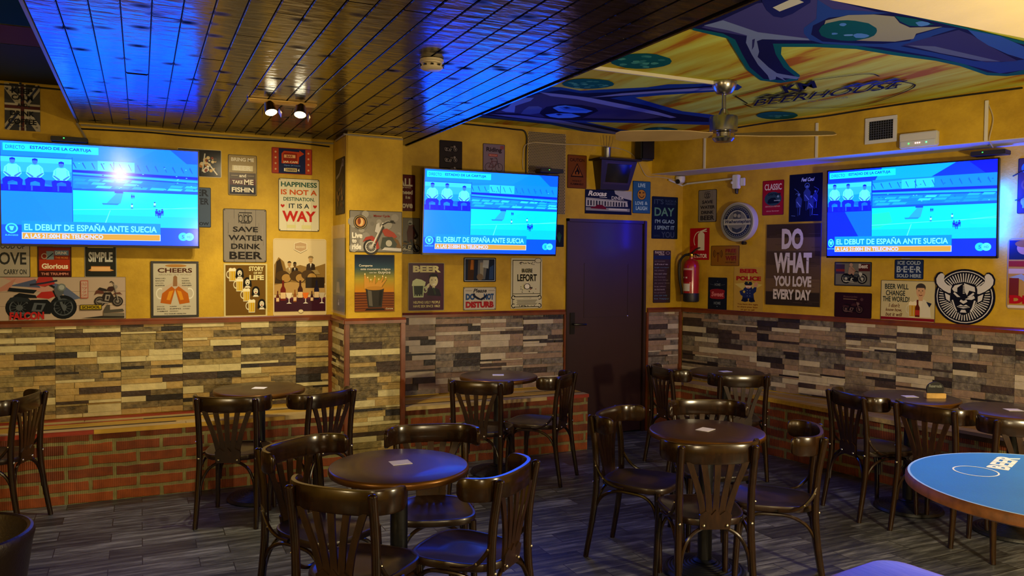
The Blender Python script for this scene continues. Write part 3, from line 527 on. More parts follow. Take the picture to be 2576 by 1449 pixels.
# brick benches with plank tops
BW = [mat('plank_pale', 'b39a63', .5, vary=.2, vscale=5, stretch=(1, 8, 8)), mat('plank_yellow', 'b8902f', .5, vary=.2, vscale=5, stretch=(1, 8, 8)), mat('plank_red', '8e2a12', .5, vary=.4, vscale=5, stretch=(1, 8, 8)), mat('plank_dark', '3a2a18', .5, vary=.3, vscale=5)]
def bench(name, x0, x1, label, seed):
    t = empty(name, ((x0+x1)/2, 6.13, 0)); hw = (x1-x0)/2; r = random.Random(seed)
    mb = MB(); mb.box(-hw+.002, hw-.002, -.225, .232, 0, .452, BRICK); mb.build('brick_base', t)
    mb = MB(); ys = [-.237, -.15, -.12, .02, .045, .13, .232]
    for i in range(6):
        x = -hw
        while x < hw-.01:
            xe = min(x+r.uniform(.7, 1.6), hw)
            m = BW[[0, 3, 1, 3, 0, 1][i]] if r.random() < .8 else BW[r.choice((0, 1, 2))]
            mb.box(x+.001, xe-.001, ys[i], ys[i+1]-.002, .4525, .485+r.uniform(-.002, .001), m, .003); x = xe
    x = -hw
    while x < hw-.01:
        xe = min(x+r.uniform(.6, 1.3), hw); mb.box(x+.001, xe-.001, -.245, -.2375, .455, .484, BW[r.choice((0, 2, 1, 0))]); x = xe
    mb.build('plank_top', t); tag(t, label, 'bench'); return t
bench('brick_bench', -3, 1.384, 'long brick bench with yellow and red striped plank top left of the pillar', 4)
bench('brick_bench', 1.845, 3.478, 'short brick bench with pale plank top between the pillar and the door', 9)
t = empty('brick_bench', tuple(C0+TT*1.8+NN*.2))
base = [(4.40, 6.33), (4.40, 6.30), (4.64, 6.15)]+[R3(1.7, .39, 0)[:2], R3(3.4, .62, 0)[:2], R3(3.4, .022, 0)[:2], R3(.03, .022, 0)[:2]]
off = t.location
mb = MB(); mb.prism([(a-off.x, b-off.y) for a, b in base], 0, .452, BRICK); mb.build('brick_base', t)
mb = MB()
for k in range(5):
    q0, q1 = k/5, (k+1)/5-.012
    for (ua, ub) in ((.2, 1.0), (1.0, 1.9), (1.9, 2.7), (2.7, 3.4)):
        f = lambda u, q: .022+(.17+.14*u-.022)*(1-q)+.012*(1-q)
        P = [R3(ua+.002, f(ua, q0), 0), R3(ub-.002, f(ub, q0), 0), R3(ub-.002, f(ub, q1), 0), R3(ua+.002, f(ua, q1), 0)]
        mb.prism([(p[0]-off.x, p[1]-off.y) for p in P], .4525, .485, BW[random.choice((0, 1, 3, 0, 0))])
mb.prism([(a-off.x, b-off.y) for a, b in ((4.395, 6.33), (4.395, 6.285), (4.63, 6.135), (4.70, 6.17), (4.76, 6.33))], .4525, .485, BW[0])
mb.build('plank_top', t); tag(t, 'brick bench with plank top running along the right wall', 'bench')
# ------------------------------------------------------------ bentwood chairs
def wood(name, h, h2, rough=.25, stretch=(3, 3, .6), coat=.15):
    m, nt, b = base_mat(name); N, L = nt.nodes, nt.links
    tc = N.new('ShaderNodeTexCoord'); mp = N.new('ShaderNodeMapping'); mp.inputs['Scale'].default_value = stretch; L.new(tc.outputs['Object'], mp.inputs[0])
    n = N.new('ShaderNodeTexNoise'); n.inputs['Scale'].default_value = 18; n.inputs['Detail'].default_value = 6; n.inputs['Roughness'].default_value = .6; L.new(mp.outputs[0], n.inputs['Vector'])
    r = N.new('ShaderNodeValToRGB'); e = r.color_ramp.elements; e[0].position = .3; e[0].color = hx(h); e[1].position = .72; e[1].color = hx(h2)
    L.new(n.outputs['Fac'], r.inputs[0]); L.new(r.outputs[0], b.inputs['Base Color']); b.inputs['Roughness'].default_value = rough
    b.inputs['Coat Weight'].default_value = coat; b.inputs['Coat Roughness'].default_value = .15
    return m
CW = wood('chair_dark_beech', '140a04', '2f1b0b', .2); SEATM = wood('seat_plywood', '180e08', '2e1c10', .36, (1.5, .5, 1), .25)
SLATM = wood('chair_slat_wood', '1c0f06', '38210e', .33)
BOLT = mat('bolt_metal', 'd8d2c0', .25, 1)
def make_chair():
    t = empty('bentwood_chair')
    # seat: rounded trapezoid with a raised rim and a pressed dish
    def outline(k, n=40):
        o = []
        for i in range(n):
            a = 2*PI*i/n; c, s_ = math.cos(a), math.sin(a); e = .62
            x = math.copysign(abs(c)**e, c); y = math.copysign(abs(s_)**e, s_)
            o.append((x*(.188+.022*y)*k, y*.205*k+.0))
        return o
    mb = MB(); R = lambda k, z: [(x, y, z) for x, y in outline(k)]
    mb.rings([R(.93, .396), R(.985, .402), R(1, .412), R(1, .424), R(.985, .431), R(.95, .433), R(.90, .430), R(.88, .4275), R(.6, .4235), R(.58, .4215), R(.3, .420), R(.05, .4195)], SEATM)
    mb.build('seat', t)
    for s in (-1, 1):
        mb = MB(); p = spline([(.180*s, -.255, 0), (.174*s, -.214, .25), (.170*s, -.2, .42), (.171*s, -.208, .6), (.173*s, -.236, .775)], 5)
        mb.tube(p, [.0145+.0035*min(1, i/6) for i in range(len(p))], CW, 10)
        e = p[-1]; mb.lathe([(.018, 0), (.016, .005), (.008, .009), (.001, .010)], CW, 10, (e[0], e[1], e[2]-.001), 'z', False, True); mb.build('back_post', t)
        mb = MB(); p = spline([(.182*s, .172, 0), (.176*s, .163, .2), (.170*s, .150, .41)], 5)
        mb.tube(p, [.0135+.006*i/len(p) for i in range(len(p))], CW, 10); mb.build('leg', t)
        mb = MB(); mb.tube(spline([(.178*s, -.208, .55), (.186*s, -.19, .50), (.192*s, -.145, .445), (.194*s, -.09, .418), (.193*s, -.03, .412)], 5), .0085, CW, 8); mb.build('knee_brace', t)
        mb = MB(); x = .176*s
        mb.tube(spline([(x, -.222, .19), (x, -.206, .27), (x, -.165, .345), (x, -.09, .384), (x, 0, .388), (x, .08, .378), (x, .130, .335), (x, .150, .26), (x, .160, .19)], 4), .009, CW, 8); mb.build('brace', t)
    for y, sgn in ((-.2, -1), (.152, 1)):
        mb = MB(); d = .012*sgn
        mb.tube(spline([(-.163, y+d*1.4, .19), (-.155, y+d, .27), (-.12, y, .345), (-.06, y-d, .384), (0, y-d, .39), (.06, y-d, .384), (.12, y, .345), (.155, y+d, .27), (.163, y+d*1.4, .19)], 4), .009, CW, 8); mb.build('brace', t)
    # wide curved top rail
    mb = MB(); half = [(0, -.232), (.06, -.230), (.12, -.221), (.165, -.204), (.198, -.176), (.217, -.142), (.225, -.108), (.2255, -.08)]
    path = [(-x, y, .742) for x, y in reversed(half[1:])]+[(x, y, .742) for x, y in half]
    path = spline(path, 4); n = len(path)
    sc = []
    for i in range(n):
        q = min(i, n-1-i); sc.append((1, 1) if q > 5 else (.75+.05*q, [.5, .72, .84, .92, .97, .99][q]))
    h, w = .046, .0115
    sec = [(-w, -h+.008), (-w+.004, -h), (w-.004, -h), (w, -h+.008), (w, h-.008), (w-.004, h), (-w+.004, h), (-w, h-.008)]
    mb.sweep(path, sec, CW, scale=sc); mb.build('top_rail', t)
    # fan of five slats on a splat foot
    for k in range(5):
        u = k-2; mb = MB()
        p = spline([(.026*u, -.196, .40), (.030*u, -.205, .47), (.042*u, -.217, .57), (.058*u, -.226, .66), (.066*u, -.2275, .705)], 4)
        p = [(x, y+.0 if abs(u) < 2 else y+.002, z) for x, y, z in p]
        ws = [.0138+.004*abs(i/len(p)-.5) for i in range(len(p))]
        rs = [[(x-w_, y-.005, z), (x+w_, y-.005, z), (x+w_, y+.005, z), (x-w_, y+.005, z)] for (x, y, z), w_ in zip(p, ws)]
        mb.rings(rs, SLATM, smooth=False); mb.build('slat', t)
    mb = MB()
    a = [(-.07, .385), (.07, .385), (.076, .455), (.045, .475), (.02, .455), (0, .48), (-.02, .455), (-.045, .475), (-.076, .455)]
    f0 = [mb.bm.verts.new((x, -.2075-(z-.4)*.13, z)) for x, z in a]; f1 = [mb.bm.verts.new((x, -.192-(z-.4)*.13, z)) for x, z in a]
    mb.face(f0, SLATM); mb.face(list(reversed(f1)), SLATM)
    for i in range(len(a)): mb.face([f0[i], f1[i], f1[(i+1) % len(a)], f0[(i+1) % len(a)]], SLATM)
    mb.build('splat_foot', t)
    for x, y, z in ((-.170, -.2175, .415), (.170, -.2175, .415), (-.055, -.211, .405), (.055, -.211, .405)):
        mb = MB(); mb.lathe([(.0075, 0), (.0068, .003), (.004, .0055), (.0005, .0065)], BOLT, 10, (x, y, z), 'y', True, True); mb.build('bolt', t)
    for s in (-1, 1):
        for q in ((.1865*s, -.196, .512), (.1965*s, -.15, .452)):
            mb = MB(); mb.lathe([(.001, -.003), (.0045, -.002), (.0045, .002), (.001, .003)], BOLT, 8, (q[0]+.006*s, q[1], q[2]), 'x'); mb.build('bolt', t)
    return t
CHAIRS = [
 (.549, 5.237, 337.7, 'dark bentwood chair left of the table by the left brick bench, back to us'),
 (.981, 5.194, 26.9, 'dark bentwood chair standing before the pillar, at the right of the left bench table'),
 (.744, 3.547, 213.7, 'brown bentwood chair left of the nearest table, its smooth inner backrest towards us'),
 (.784, 3.052, 316.0, 'nearest bentwood chair, back to us, in front of the large front table'),
 (1.221, 3.045, 39.7, 'bentwood chair right of the nearest table with a blue-shining seat'),
 (1.271, 3.601, 164.6, 'bentwood chair behind the nearest table, facing us over the tabletop'),
 (2.223, 5.227, 322.5, 'bentwood chair left of the table under the middle television, back to us'),
 (2.686, 5.296, 41.2, 'bentwood chair at the right of the table under the middle television, near the door'),
 (2.499, 3.641, 214.1, 'bentwood chair at the left of the centre right table, seat in full view'),
 (2.998, 3.668, 157.4, 'bentwood chair facing us from behind the centre right table, its rail above the tabletop'),
 (2.474, 3.10, 338.9, 'bentwood chair with its fan slat back to us, in front of the centre right table'),
 (2.915, 3.10, 47.7, 'bentwood chair at the right of the centre right table, turned left'),
 (3.945, 5.18, 265.0, 'bentwood chair beside the door, left of the corner table'),
 (4.138, 4.809, 334.2, 'bentwood chair at the corner table with its back to us, behind the centre right table'),
 (4.344, 3.688, 259.6, 'bentwood chair left of the table with the small black reserved sign'),
 (4.400, 3.241, 279.7, 'bentwood chair back to us in front of the table with the black reserved sign'),
 (4.466, 2.843, 320.7, 'bentwood chair at the right edge of the photo behind the blue high table'),
 (-.822, 5.641, 70.0, 'bentwood chair at the left edge of the photo by the left brick bench'),
]
proto = make_chair()
for i, (x, y, a, lb) in enumerate(CHAIRS):
    c = proto if i == 0 else copy_tree(proto)
    c.location = (x, y, 0); c.rotation_euler = (0, 0, math.radians(a)); tag(c, lb, 'chair', 'bentwood chairs around the round tables')
# ------------------------------------------------------------ round pedestal tables
TOPM = mat('brown_laminate', '38240f', .3, coat=.2, bump=.12, bscale=420, vary=.08); EDGE = mat('table_edge', '6a4516', .3, metal=.55)
IRON = mat('black_cast_iron', '0f1116', .42, bump=.1, bscale=60)
def make_table():
    t = empty('pedestal_table')
    mb = MB(); r = .297
    mb.lathe([(.05, .712), (r-.012, .712), (r-.003, .716)], EDGE, 64, cap1=False); mb.lathe([(r-.003, .716), (r, .724), (r, .735), (r-.003, .742), (r-.009, .745)], EDGE, 64, cap0=False, cap1=False)
    mb.lathe([(r-.009, .745), (.15, .745), (.01, .745)], TOPM, 64, cap0=False, cap1=True); bmesh.ops.remove_doubles(mb.bm, verts=mb.bm.verts[:], dist=1e-5)
    mb.build('tabletop', t)
    mb = MB(); mb.lathe([(.037, .045), (.037, .69), (.05, .695), (.11, .705), (.11, .712)], IRON, 24); mb.build('column', t)
    mb = MB(); pr = [(.212, .0), (.214, .008), (.208, .018)]; z = .018; r_ = .208
    while r_ > .07: pr += [(r_-.004, z+.005), (r_-.012, z+.006), (r_-.016, z+.0035)]; r_ -= .017; z += .0042
    pr += [(.06, z+.006), (.045, z+.012), (.037, z+.016)]
    mb.lathe(pr, IRON, 40); mb.build('base', t)
    return t
TABLES = [(.996, 3.264, 'large front round brown table nearest to us with a white paper label', 15),
 (.724, 5.571, 'round brown table beside the left brick bench', -12), (2.672, 3.318, 'round brown table at the centre right with gold-glinting rim', 40),
 (2.471, 5.533, 'round dark table under the middle television, by the short bench', -8), (4.245, 5.043, 'round dark table in the corner right of the door', 10),
 (4.598, 3.631, 'round dark table carrying the black reserved sign', -10), (4.764, 3.049, 'round dark table at the right edge, behind the blue high table', -14)]
tp = make_table(); PAPER = mat('white_paper', 'f6f4f0', .45)
WHERE = ['the nearest round table', 'the table by the left brick bench', 'the centre right table', 'the table under the middle television', 'the corner table by the door', 'the table with the reserved sign', 'the table at the right edge']
for i, (x, y, lb, a) in enumerate(TABLES):
    c = tp if i == 0 else copy_tree(tp)
    c.location = (x, y, 0); tag(c, lb, 'table', 'round pedestal tables')
    mb = MB(); mb.box(-.043, .043, -.036, .036, 0, .0012, PAPER); o = mb.build('paper_label', None, (x+(0 if i else .015), y+(.01 if i else .03), .7455), (0, 0, math.radians(a-15)))
    tag(o, 'white paper label lying on '+WHERE[i], 'label', 'paper labels on the tables')
# black arched reserved sign with wooden foot
mb = MB(); t = empty('reserved_sign', (4.70, 3.535, .745), math.radians(-28))
SL = mat('slate_black', '101214', .45)
pts = [(-.052, .03), (.052, .03), (.055, .062)]+[(.055*math.cos(a), .062+.045*math.sin(a)) for a in [PI*k/14 for k in range(1, 14)]]+[(-.055, .062)]
a = [mb.bm.verts.new((x, -.006, z)) for x, z in pts]; b = [mb.bm.verts.new((x, .006, z)) for x, z in pts]
mb.face(a, SL); mb.face(list(reversed(b)), SL)
for i in range(len(pts)): mb.face([a[i], b[i], b[(i+1) % len(pts)], a[(i+1) % len(pts)]], SL)
put_text(mb, 'Reservado', lambda x, y: (-.04+.08*x, -.0065, .07+.02*y), ink('8f958e'), .01); mb.build('slate_panel', t)
mb = MB(); mb.box(-.062, .062, -.024, .024, .0005, .034, mat('pale_wood_block', 'c9a258', .5, vary=.2, vscale=20), .003); mb.build('wooden_foot', t)
tag(t, 'small black arched reserved sign on a pale wooden foot', 'sign')
# blue printed high table, right foreground
t = empty('high_table', (2.153, 1.255, 0)); r = .36
BL = mat('blue_printed_top', '2272c8', .42, coat=0, vary=.12, vscale=3, bump=.08, bscale=200)
mb = MB(); CORK = mat('worn_wood_rim', '7a4a22', .5, vary=.4, vscale=30)
mb.lathe([(.05, 1.018), (r-.012, 1.018), (r, 1.024), (r, 1.042), (r-.006, 1.05)], CORK, 72, cap1=False); mb.lathe([(r-.006, 1.05), (r-.012, 1.05)], mat('pale_blue_edge', '8fb8dc', .35), 72, cap0=False, cap1=False); mb.lathe([(r-.012, 1.05), (.01, 1.05)], BL, 72, cap0=False, cap1=True)
WH = ink('dfe8ee', .35); zt = 1.0504
def tring(cx, cy, rad, w, n=40):
    cx -= 2.153; cy -= 1.255
    A = [mb.bm.verts.new((cx+rad*math.cos(2*PI*i/n), cy+rad*math.sin(2*PI*i/n), zt)) for i in range(n)]; B = [mb.bm.verts.new((cx+(rad-w)*math.cos(2*PI*i/n), cy+(rad-w)*math.sin(2*PI*i/n), zt)) for i in range(n)]
    for i in range(n): mb.face([A[i], A[(i+1) % n], B[(i+1) % n], B[i]], WH)
tring(2.084, 1.437, .057, .0045)
def onT(st, o, ax, ay): put_text(mb, st, lambda x, y: (o[0]+ax[0]*x+ay[0]*y-2.153, o[1]+ax[1]*x+ay[1]*y-1.255, zt), WH, .04)
onT('BEER', (2.175, 1.405), (.17, .075), (-.022, .05))
mb.poly([(q[0]-2.153, q[1]-1.255, zt) for q in ((2.02, 1.255), (2.033, 1.245), (2.07, 1.17), (2.058, 1.165))], ink('6fc0ea', .35))
mb.poly([(q[0]-2.153, q[1]-1.255, zt) for q in ((2.06, 1.27), (2.12, 1.31), (2.2, 1.33), (2.3, 1.3), (2.3, 1.2), (2.2, 1.17), (2.13, 1.19))], ink('1c58ac', .3))
mb.build('tabletop', t)
mb = MB(); mb.lathe([(.04, .05), (.04, 1.0), (.1, 1.016)], IRON, 20); mb.build('column', t)
mb = MB(); mb.lathe([(.12, 0), (.12, .02), (.05, .05)], IRON, 32); mb.build('base', t)
tag(t, 'round high table with a glossy blue printed top and worn wooden rim', 'table')
# bar stool, only its seat corner in frame
t = empty('bar_stool', (1.868, 1.462, 0), math.radians(8)); SW = wood('stool_seat_wood', '6f5d4c', '94806a', .32, (9, .7, 1), .3)
def rr(hx_, hy, r_, n=6):
    o = []
    for cx, cy, a0 in ((hx_-r_, hy-r_, 0), (-hx_+r_, hy-r_, PI/2), (-hx_+r_, -hy+r_, PI), (hx_-r_, -hy+r_, 1.5*PI)):
        for k in range(n+1): a = a0+PI/2*k/n; o.append((cx+r_*math.cos(a), cy+r_*math.sin(a)))
    return o
mb = MB(); mb.rings([[(x*k, y*k, z) for x, y in rr(.17, .175, .075)] for k, z in ((.95, .715), (1, .722), (1, .742), (.97, .749), (.9, .75), (.3, .747))], SW); mb.build('seat', t)
for sx in (-1, 1):
    for sy in (-1, 1):
        mb = MB(); mb.tube([(.13*sx, .13*sy, .72), (.15*sx, .15*sy, 0)], [.018, .014], CW, 10); mb.build('leg', t)
for p in (((-.143, .143, .25), (.143, .143, .25)), ((-.143, -.143, .25), (.143, -.143, .25)), ((-.142, -.142, .3), (-.142, .142, .3)), ((.142, -.142, .3), (.142, .142, .3))):
    mb = MB(); mb.tube(p, .01, CW, 8); mb.build('footrest', t)
tag(t, 'wooden bar stool at the bottom right, in front of the blue high table', 'stool')
# tub chair, lower left corner
t = empty('tub_chair', (-.585, 3.15, 0)); LE = mat('dark_brown_leather', '1d120b', .38, bump=.15, bscale=90); LI = mat('brown_leather_lining', '3a1f0e', .42, bump=.15, bscale=90)
def shell(rad, z0, z1, thick, m0, a0=-2.3, a1=2.3, n=40):
    mb = MB(); rs = []
    for i in range(n+1):
        a = a0+(a1-a0)*i/n; c, s_ = math.cos(a), math.sin(a)
        prof = [(rad*.70, z0), (rad*.86, z0+(z1-z0)*.4), (rad*.97, z1-.05), (rad, z1-.018), (rad-.006, z1-.004), (rad-thick/2, z1), (rad-thick+.005, z1-.005), (rad-thick, z1-.02), (rad*.86-thick, z0+(z1-z0)*.4), (rad*.7-thick, z0)]
        rs.append([(r_*c, r_*s_, z) for r_, z in prof])
    mb.rings(rs, m0); return mb
shell(.252, .3, .70, .03, LE).build('backrest', t)
mb = MB(); mb.lathe([(.17, .34), (.185, .36), (.185, .42), (.17, .44), (.02, .445)], LI, 36); mb.build('seat_cushion', t)
mb = MB(); mb.lathe([(.14, .29), (.165, .30), (.165, .338)], LE, 36); mb.build('seat_frame', t)
for k in range(4):
    a = PI/4+k*HALF; mb = MB(); mb.tube([(.12*math.cos(a), .12*math.sin(a), .30), (.17*math.cos(a), .17*math.sin(a), 0)], [.02, .014], CW, 10); mb.build('leg', t)
tag(t, 'dark brown leather tub chair at the lower left corner', 'armchair')
# ------------------------------------------------------------ televisions
BLK = mat('black_plastic', '0a0a0c', .3); BLKM = mat('black_plastic_matt', '121214', .55)
BOOST = 7.0
def S_(h, s=1.0): return glow(h, s, BOOST, 1.4)
def make_tv(label, wall, u, z, yaw, tilt, split, h0, h1, off, seed, deep, name='television'):
    w, h = 1.232, .705
    loc, rot = wall_frame(wall, u, z, off)
    t = empty(name, loc); t.rotation_mode = 'XYZ'
    m = Matrix.Translation(loc) @ Matrix.Rotation(rot[2], 4, 'Z') @ Matrix.Rotation(HALF, 4, 'X') @ Matrix.Rotation(math.radians(-yaw), 4, 'Y') @ Matrix.Rotation(math.radians(tilt), 4, 'X')
    t.matrix_world = m
    mb = MB(); mb.box(-w/2, w/2, -h/2, h/2, -.035, -.004, BLK, .004); mb.box(-.35, .35, -.25, .15, -.06, -.034, BLKM, .01); mb.build('casing', t)
    mb = MB(); b = .010
    for x0, x1, y0, y1 in ((-w/2, w/2, h/2-b, h/2), (-w/2, w/2, -h/2, -h/2+.018), (-w/2, -w/2+b, -h/2, h/2), (w/2-b, w/2, -h/2, h/2)): mb.box(x0, x1, y0, y1, -.004, .004, BLK)
    mb.build('bezel', t)
    mb = MB(); mb.box(-.06, .06, -.08, .08, -off+.012, -.06, BLKM); mb.build('wall_bracket', t)
    if wall == 'R':
        mb = MB(); mb.box(-.03, .03, -h/2-.008, -h/2, -.012, .002, mat('silver_plastic', 'b8bcc4', .3, .6)); mb.build('brand_plate', t)
    # the broadcast picture
    mb = MB(); X0, X1, Y0, Y1 = -w/2+b, w/2-b, h/2-b, -h/2+.018; lay = [0.0]
    def P(x, y): return (X0+(X1-X0)*x, Y0+(Y1-Y0)*y, lay[0])
    def nx(): lay[0] += .00006
    def rect(x0, y0, x1, y1, c, s=1): nx(); mb.poly([P(x0, y1), P(x1, y1), P(x1, y0), P(x0, y0)], S_(c, s))
    def poly(pp, c, s=1): nx(); mb.poly([P(*q) for q in pp], S_(c, s))
    def ell(cx, cy, rx, ry, c, n=18): poly([(cx+rx*math.cos(2*PI*i/n), cy+ry*math.sin(2*PI*i/n)) for i in range(n)], c)
    def text(st, x0, y0, x1, y1, c, bold=.01): nx(); put_text(mb, st, lambda x, y: P(x0+(x1-x0)*x, y1+(y0-y1)*y), S_(c), bold)
    r = random.Random(seed); L = split; BG = '0038f4' if deep else '0086fc'
    rect(0, 0, 1, 1, BG)
    poly([(.35, 0), (.78, 0), (.62, .16), (.3, .16)], '00a8ff' if deep else '0a8cff'); poly([(.85, 0), (1, 0), (1, .16), (.95, .15)], '0018e0' if deep else '0058dc')
    # stadium
    rect(L, .135, 1, .47, '0a86f6'); poly([(L, .17), (.5, .15), (.5, .24), (L, .26)], '18a8ff'); rect(.47, .15, .66, .25, '30ccff'); rect(.55, .155, .555, .25, '0a60d8')
    for k in range(14):
        x = L+(1-L)*k/14; poly([(x, .17+.04*abs(k/14-.4)), (x+.004, .17), (x+.02, .235), (x+.016, .235)], '0a5ce0')
    poly([(L, .25), (1, .27), (1, .30), (L, .275)], '0528c8'); poly([(L, .28), (1, .31), (1, .33), (L, .29)], '22b4ff'); poly([(L, .30), (1, .335), (1, .345), (L, .31)], '0640d0')
    for row in range(4):
        y = .335+.032*row; n = 9-row
        for k in range(n):
            x = L+(1-L)*(k+.1*row)/n; ww = (1-L)/n*.86
            poly([(x+.012, y), (min(1, x+ww+.006), y+.004), (min(1, x+ww-.006), y+.026), (x, y+.024)], r.choice(['26c0ff', '1098f4', '34d4ff', '0f80ec', '1cb0fa']))
    for k in range(26): x = r.uniform(L+.01, .98); y = r.uniform(.17, .44); rect(x, y, x+.008, y+.006, r.choice(['0640c8', '0a50d8', '60e0ff']))
    poly([(L, .435), (1, .425), (1, .455), (L, .462)], '0a58d8')
    # pitch
    rect(L, .455, 1, .815, '00d8e6' if not deep else '00e0e8')
    if deep: poly([(L, .52), (.40, .5), (.42, .62), (.34, .68), (L, .69)], '18e060'); poly([(.86, .55), (1, .5), (1, .68), (.86, .66)], '10e070')
    else: poly([(L, .46), (.75, .455), (.6, .58), (L, .66)], '00dccc')
    rect(L, .7, 1, .815, '00c8fa')
    poly([(.565, .47), (.60, .47), (.585, .575), (.51, .585)], '2aa8ec'); poly([(.49, .575), (.58, .575), (.57, .592), (.495, .592)], '1c88e0'); rect(.555, .445, .60, .47, '0a48c8')
    poly([(L, .648), (1, .60), (1, .604), (L, .653)], '70ffff'); poly([(.50, .80), (.53, .648), (.534, .648), (.506, .80)], '70ffff'); poly([(.80, .62), (1, .585), (1, .588), (.8, .624)], '70f0ff')
    for x, y, s in ((.645, .50, .8), (.655, .50, .7), (.645, .60, 1), (.765, .575, 1), (.775, .66, 1.4), (.79, .675, 1.5), (.805, .655, 1.3)):
        c = '0430b0' if s > 1.1 or s < .9 else 'c0ffff'
        ell(x, y-.022*s, .004*s, .007*s, '064090', 8); poly([(x-.006*s, y-.014*s), (x+.006*s, y-.014*s), (x+.005*s, y+.008*s), (x-.005*s, y+.008*s)], c); rect(x-.005*s, y+.008*s, x-.001*s, y+.025*s, '1060d0'); rect(x+.001*s, y+.008*s, x+.005*s, y+.025*s, '1060d0')
    # inset with three commentators
    rect(0, .14, L-.004, .485, '0868e0'); rect(0, .15, L-.004, .2, '40d0ff'); rect(0, .2, L-.004, .30, '30b4f4'); poly([(0, .30), (L-.004, .28), (L-.004, .36), (0, .38)], '109ce8'); rect(0, .42, L-.004, .485, '0418a0'); poly([(.05*L, .42), (.4*L, .36), (.75*L, .43)], '0a80d8')
    for k, (fx, fy) in enumerate(((.16, .0), (.47, .0), (.84, .02))):
        x = fx*L; s = L/.34
        ell(x, .19+fy, .0125*s, .027, '3a78c0', 14); poly([(x-.013*s, .19+fy), (x-.013*s, .165+fy), (x, .156+fy), (x+.013*s, .165+fy), (x+.013*s, .19+fy), (x+.01*s, .178+fy), (x-.01*s, .178+fy)], '082068')
        poly([(x-.026*s, .338+fy), (x+.026*s, .338+fy), (x+.048*s, .37+fy*.5), (x+.043*s, .455), (x+.05*s, .475), (x+.026*s, .475), (x+.022*s, .395), (x, .38), (x-.022*s, .395), (x-.026*s, .475), (x-.05*s, .475), (x-.043*s, .455), (x-.048*s, .37+fy*.5)], '06207c')
        poly([(x-.037*s, .25+fy), (x-.018*s, .218+fy), (x, .224+fy), (x+.018*s, .218+fy), (x+.037*s, .25+fy), (x+.043*s, .31+fy), (x+.026*s, .345+fy), (x-.026*s, .345+fy), (x-.043*s, .31+fy)], '70fff4')
        for q in (-1, 1): poly([(x+q*.043*s, .30+fy), (x+q*.034*s, .298+fy), (x+q*.006*s, .335+fy), (x+q*.012*s, .35+fy)], '3a78c0'); poly([(x+q*.026*s, .245+fy), (x+q*.029*s, .245+fy), (x+q*.03*s, .30+fy), (x+q*.027*s, .30+fy)], '30c0e0')
        rect(x-.02*s, .42, x-.012*s, .475, '2060c8')
    rect(0, .485, L-.002, .815, BG if not deep else '0028f0'); poly([(L*.4, .485), (L-.002, .485), (L-.002, .815), (L*.75, .815)], '0088fa' if not deep else '0068fa'); rect(L-.003, .13, L, .815, '0a50c8')
    rect(0, .815, 1, 1, '0052f4' if not deep else '0030fa')
    # captions
    rect(.012, .02, .475 if not deep else .435, .092, '18f0f0'); text('DIRECTO', .024, .038, .115, .074, '00308c', .01); text('ESTADIO DE LA CARTUJA', .14, .036, .44 if not deep else .405, .076, '001c78', .03)
    rect(h0, .775, h1, .885, '0090d8'); text('EL DEBUT DE ESPAÑA ANTE SUECIA', h0+.012, .79, h1-.02, .868, '90ffff', .02)
    rect(h0, .888, h1, .955, 'd8f4ff'); nx(); mb.poly([P(h0+.003, .952), P(h1-.003, .952), P(h1-.003, .892), P(h0+.003, .892)], glow('f0b24e', 1, 1)); text('A LAS 21:00H EN TELECINCO', h0+.012, .902, h0+(h1-h0)*.57, .942, 'd8f0ff', .005)
    ell(h0*.5, .85, .03 if h0 > .06 else .02, .05, '40d8ff'); ell(h0*.5, .85, .022 if h0 > .06 else .014, .037, '0a78f0'); poly([(h0*.5-.012, .83), (h0*.5+.012, .83), (h0*.5+.005, .87), (h0*.5-.005, .87)], '60f0ff'); text('EURO2020', max(.002, h0*.5-.03), .91, h0*.5+.03, .925, '60e8ff', 0)
    ell(.918, .905, .026, .044, '28ccff', 24); ell(.952, .905, .025, .042, '58e4ff', 24); text('5', .91, .888, .924, .924, '0a70f0', .02); text('HD', .94, .893, .964, .918, '0a70f0', .01)
    nx(); mb.build('screen', t, auto=False)
    tag(t, label, 'television', 'wall televisions showing the match'); return t
make_tv('large television at the left, glowing blue football broadcast, on the long yellow wall', 'B', -.225, 2.041, .8, 1.5, .345, .095, .795, .14, 1, False)
make_tv('middle television between pillar and door, glowing blue football broadcast', 'B', 2.699, 2.013, .5, 4.1, .335, .08, .765, .17, 2, False)
make_tv('television on the right wall above the horned devil disc, deep blue broadcast', 'R', 2.182, 2.015, -2.7, 1.8, .29, .05, .765, .14, 3, True)
for u, c, pw, sg in ((2.75, (0, .035, 1), 60, 1), (1.61, (0, .012, 1), 5, -1)):
    p = Vector(R3(u, .075, 1.98)); lamp('added_wall_glow_light', 'AREA', tuple(p), pw, c, .04, aim(p, p+TT*sg-NN*.25), sy=.4)  # blue lamps added behind the right television to make the wall glow
def stb(label, wall, u, z, off):
    l, r = wall_frame(wall, u, z, off); t = empty('set_top_box', l); t.rotation_euler = r
    mb = MB(); mb.box(-.11, .11, -.016, .016, -.06, .06, BLKM, .004); mb.build('body', t)
    mb = MB(); mb.box(-.035, -.027, .002, .008, .060, .0608, glow('40ff60', 3)); mb.build('status_light', t); tag(t, label, 'media box')
stb('black set-top box with green light on the left television', 'B', -.43, 2.415, .12)
stb('black set-top box on the right end of the middle television', 'B', 3.23, 2.398, .18)
stb('black set-top box at the top right corner of the right wall television', 'R', 2.74, 2.40, .12)
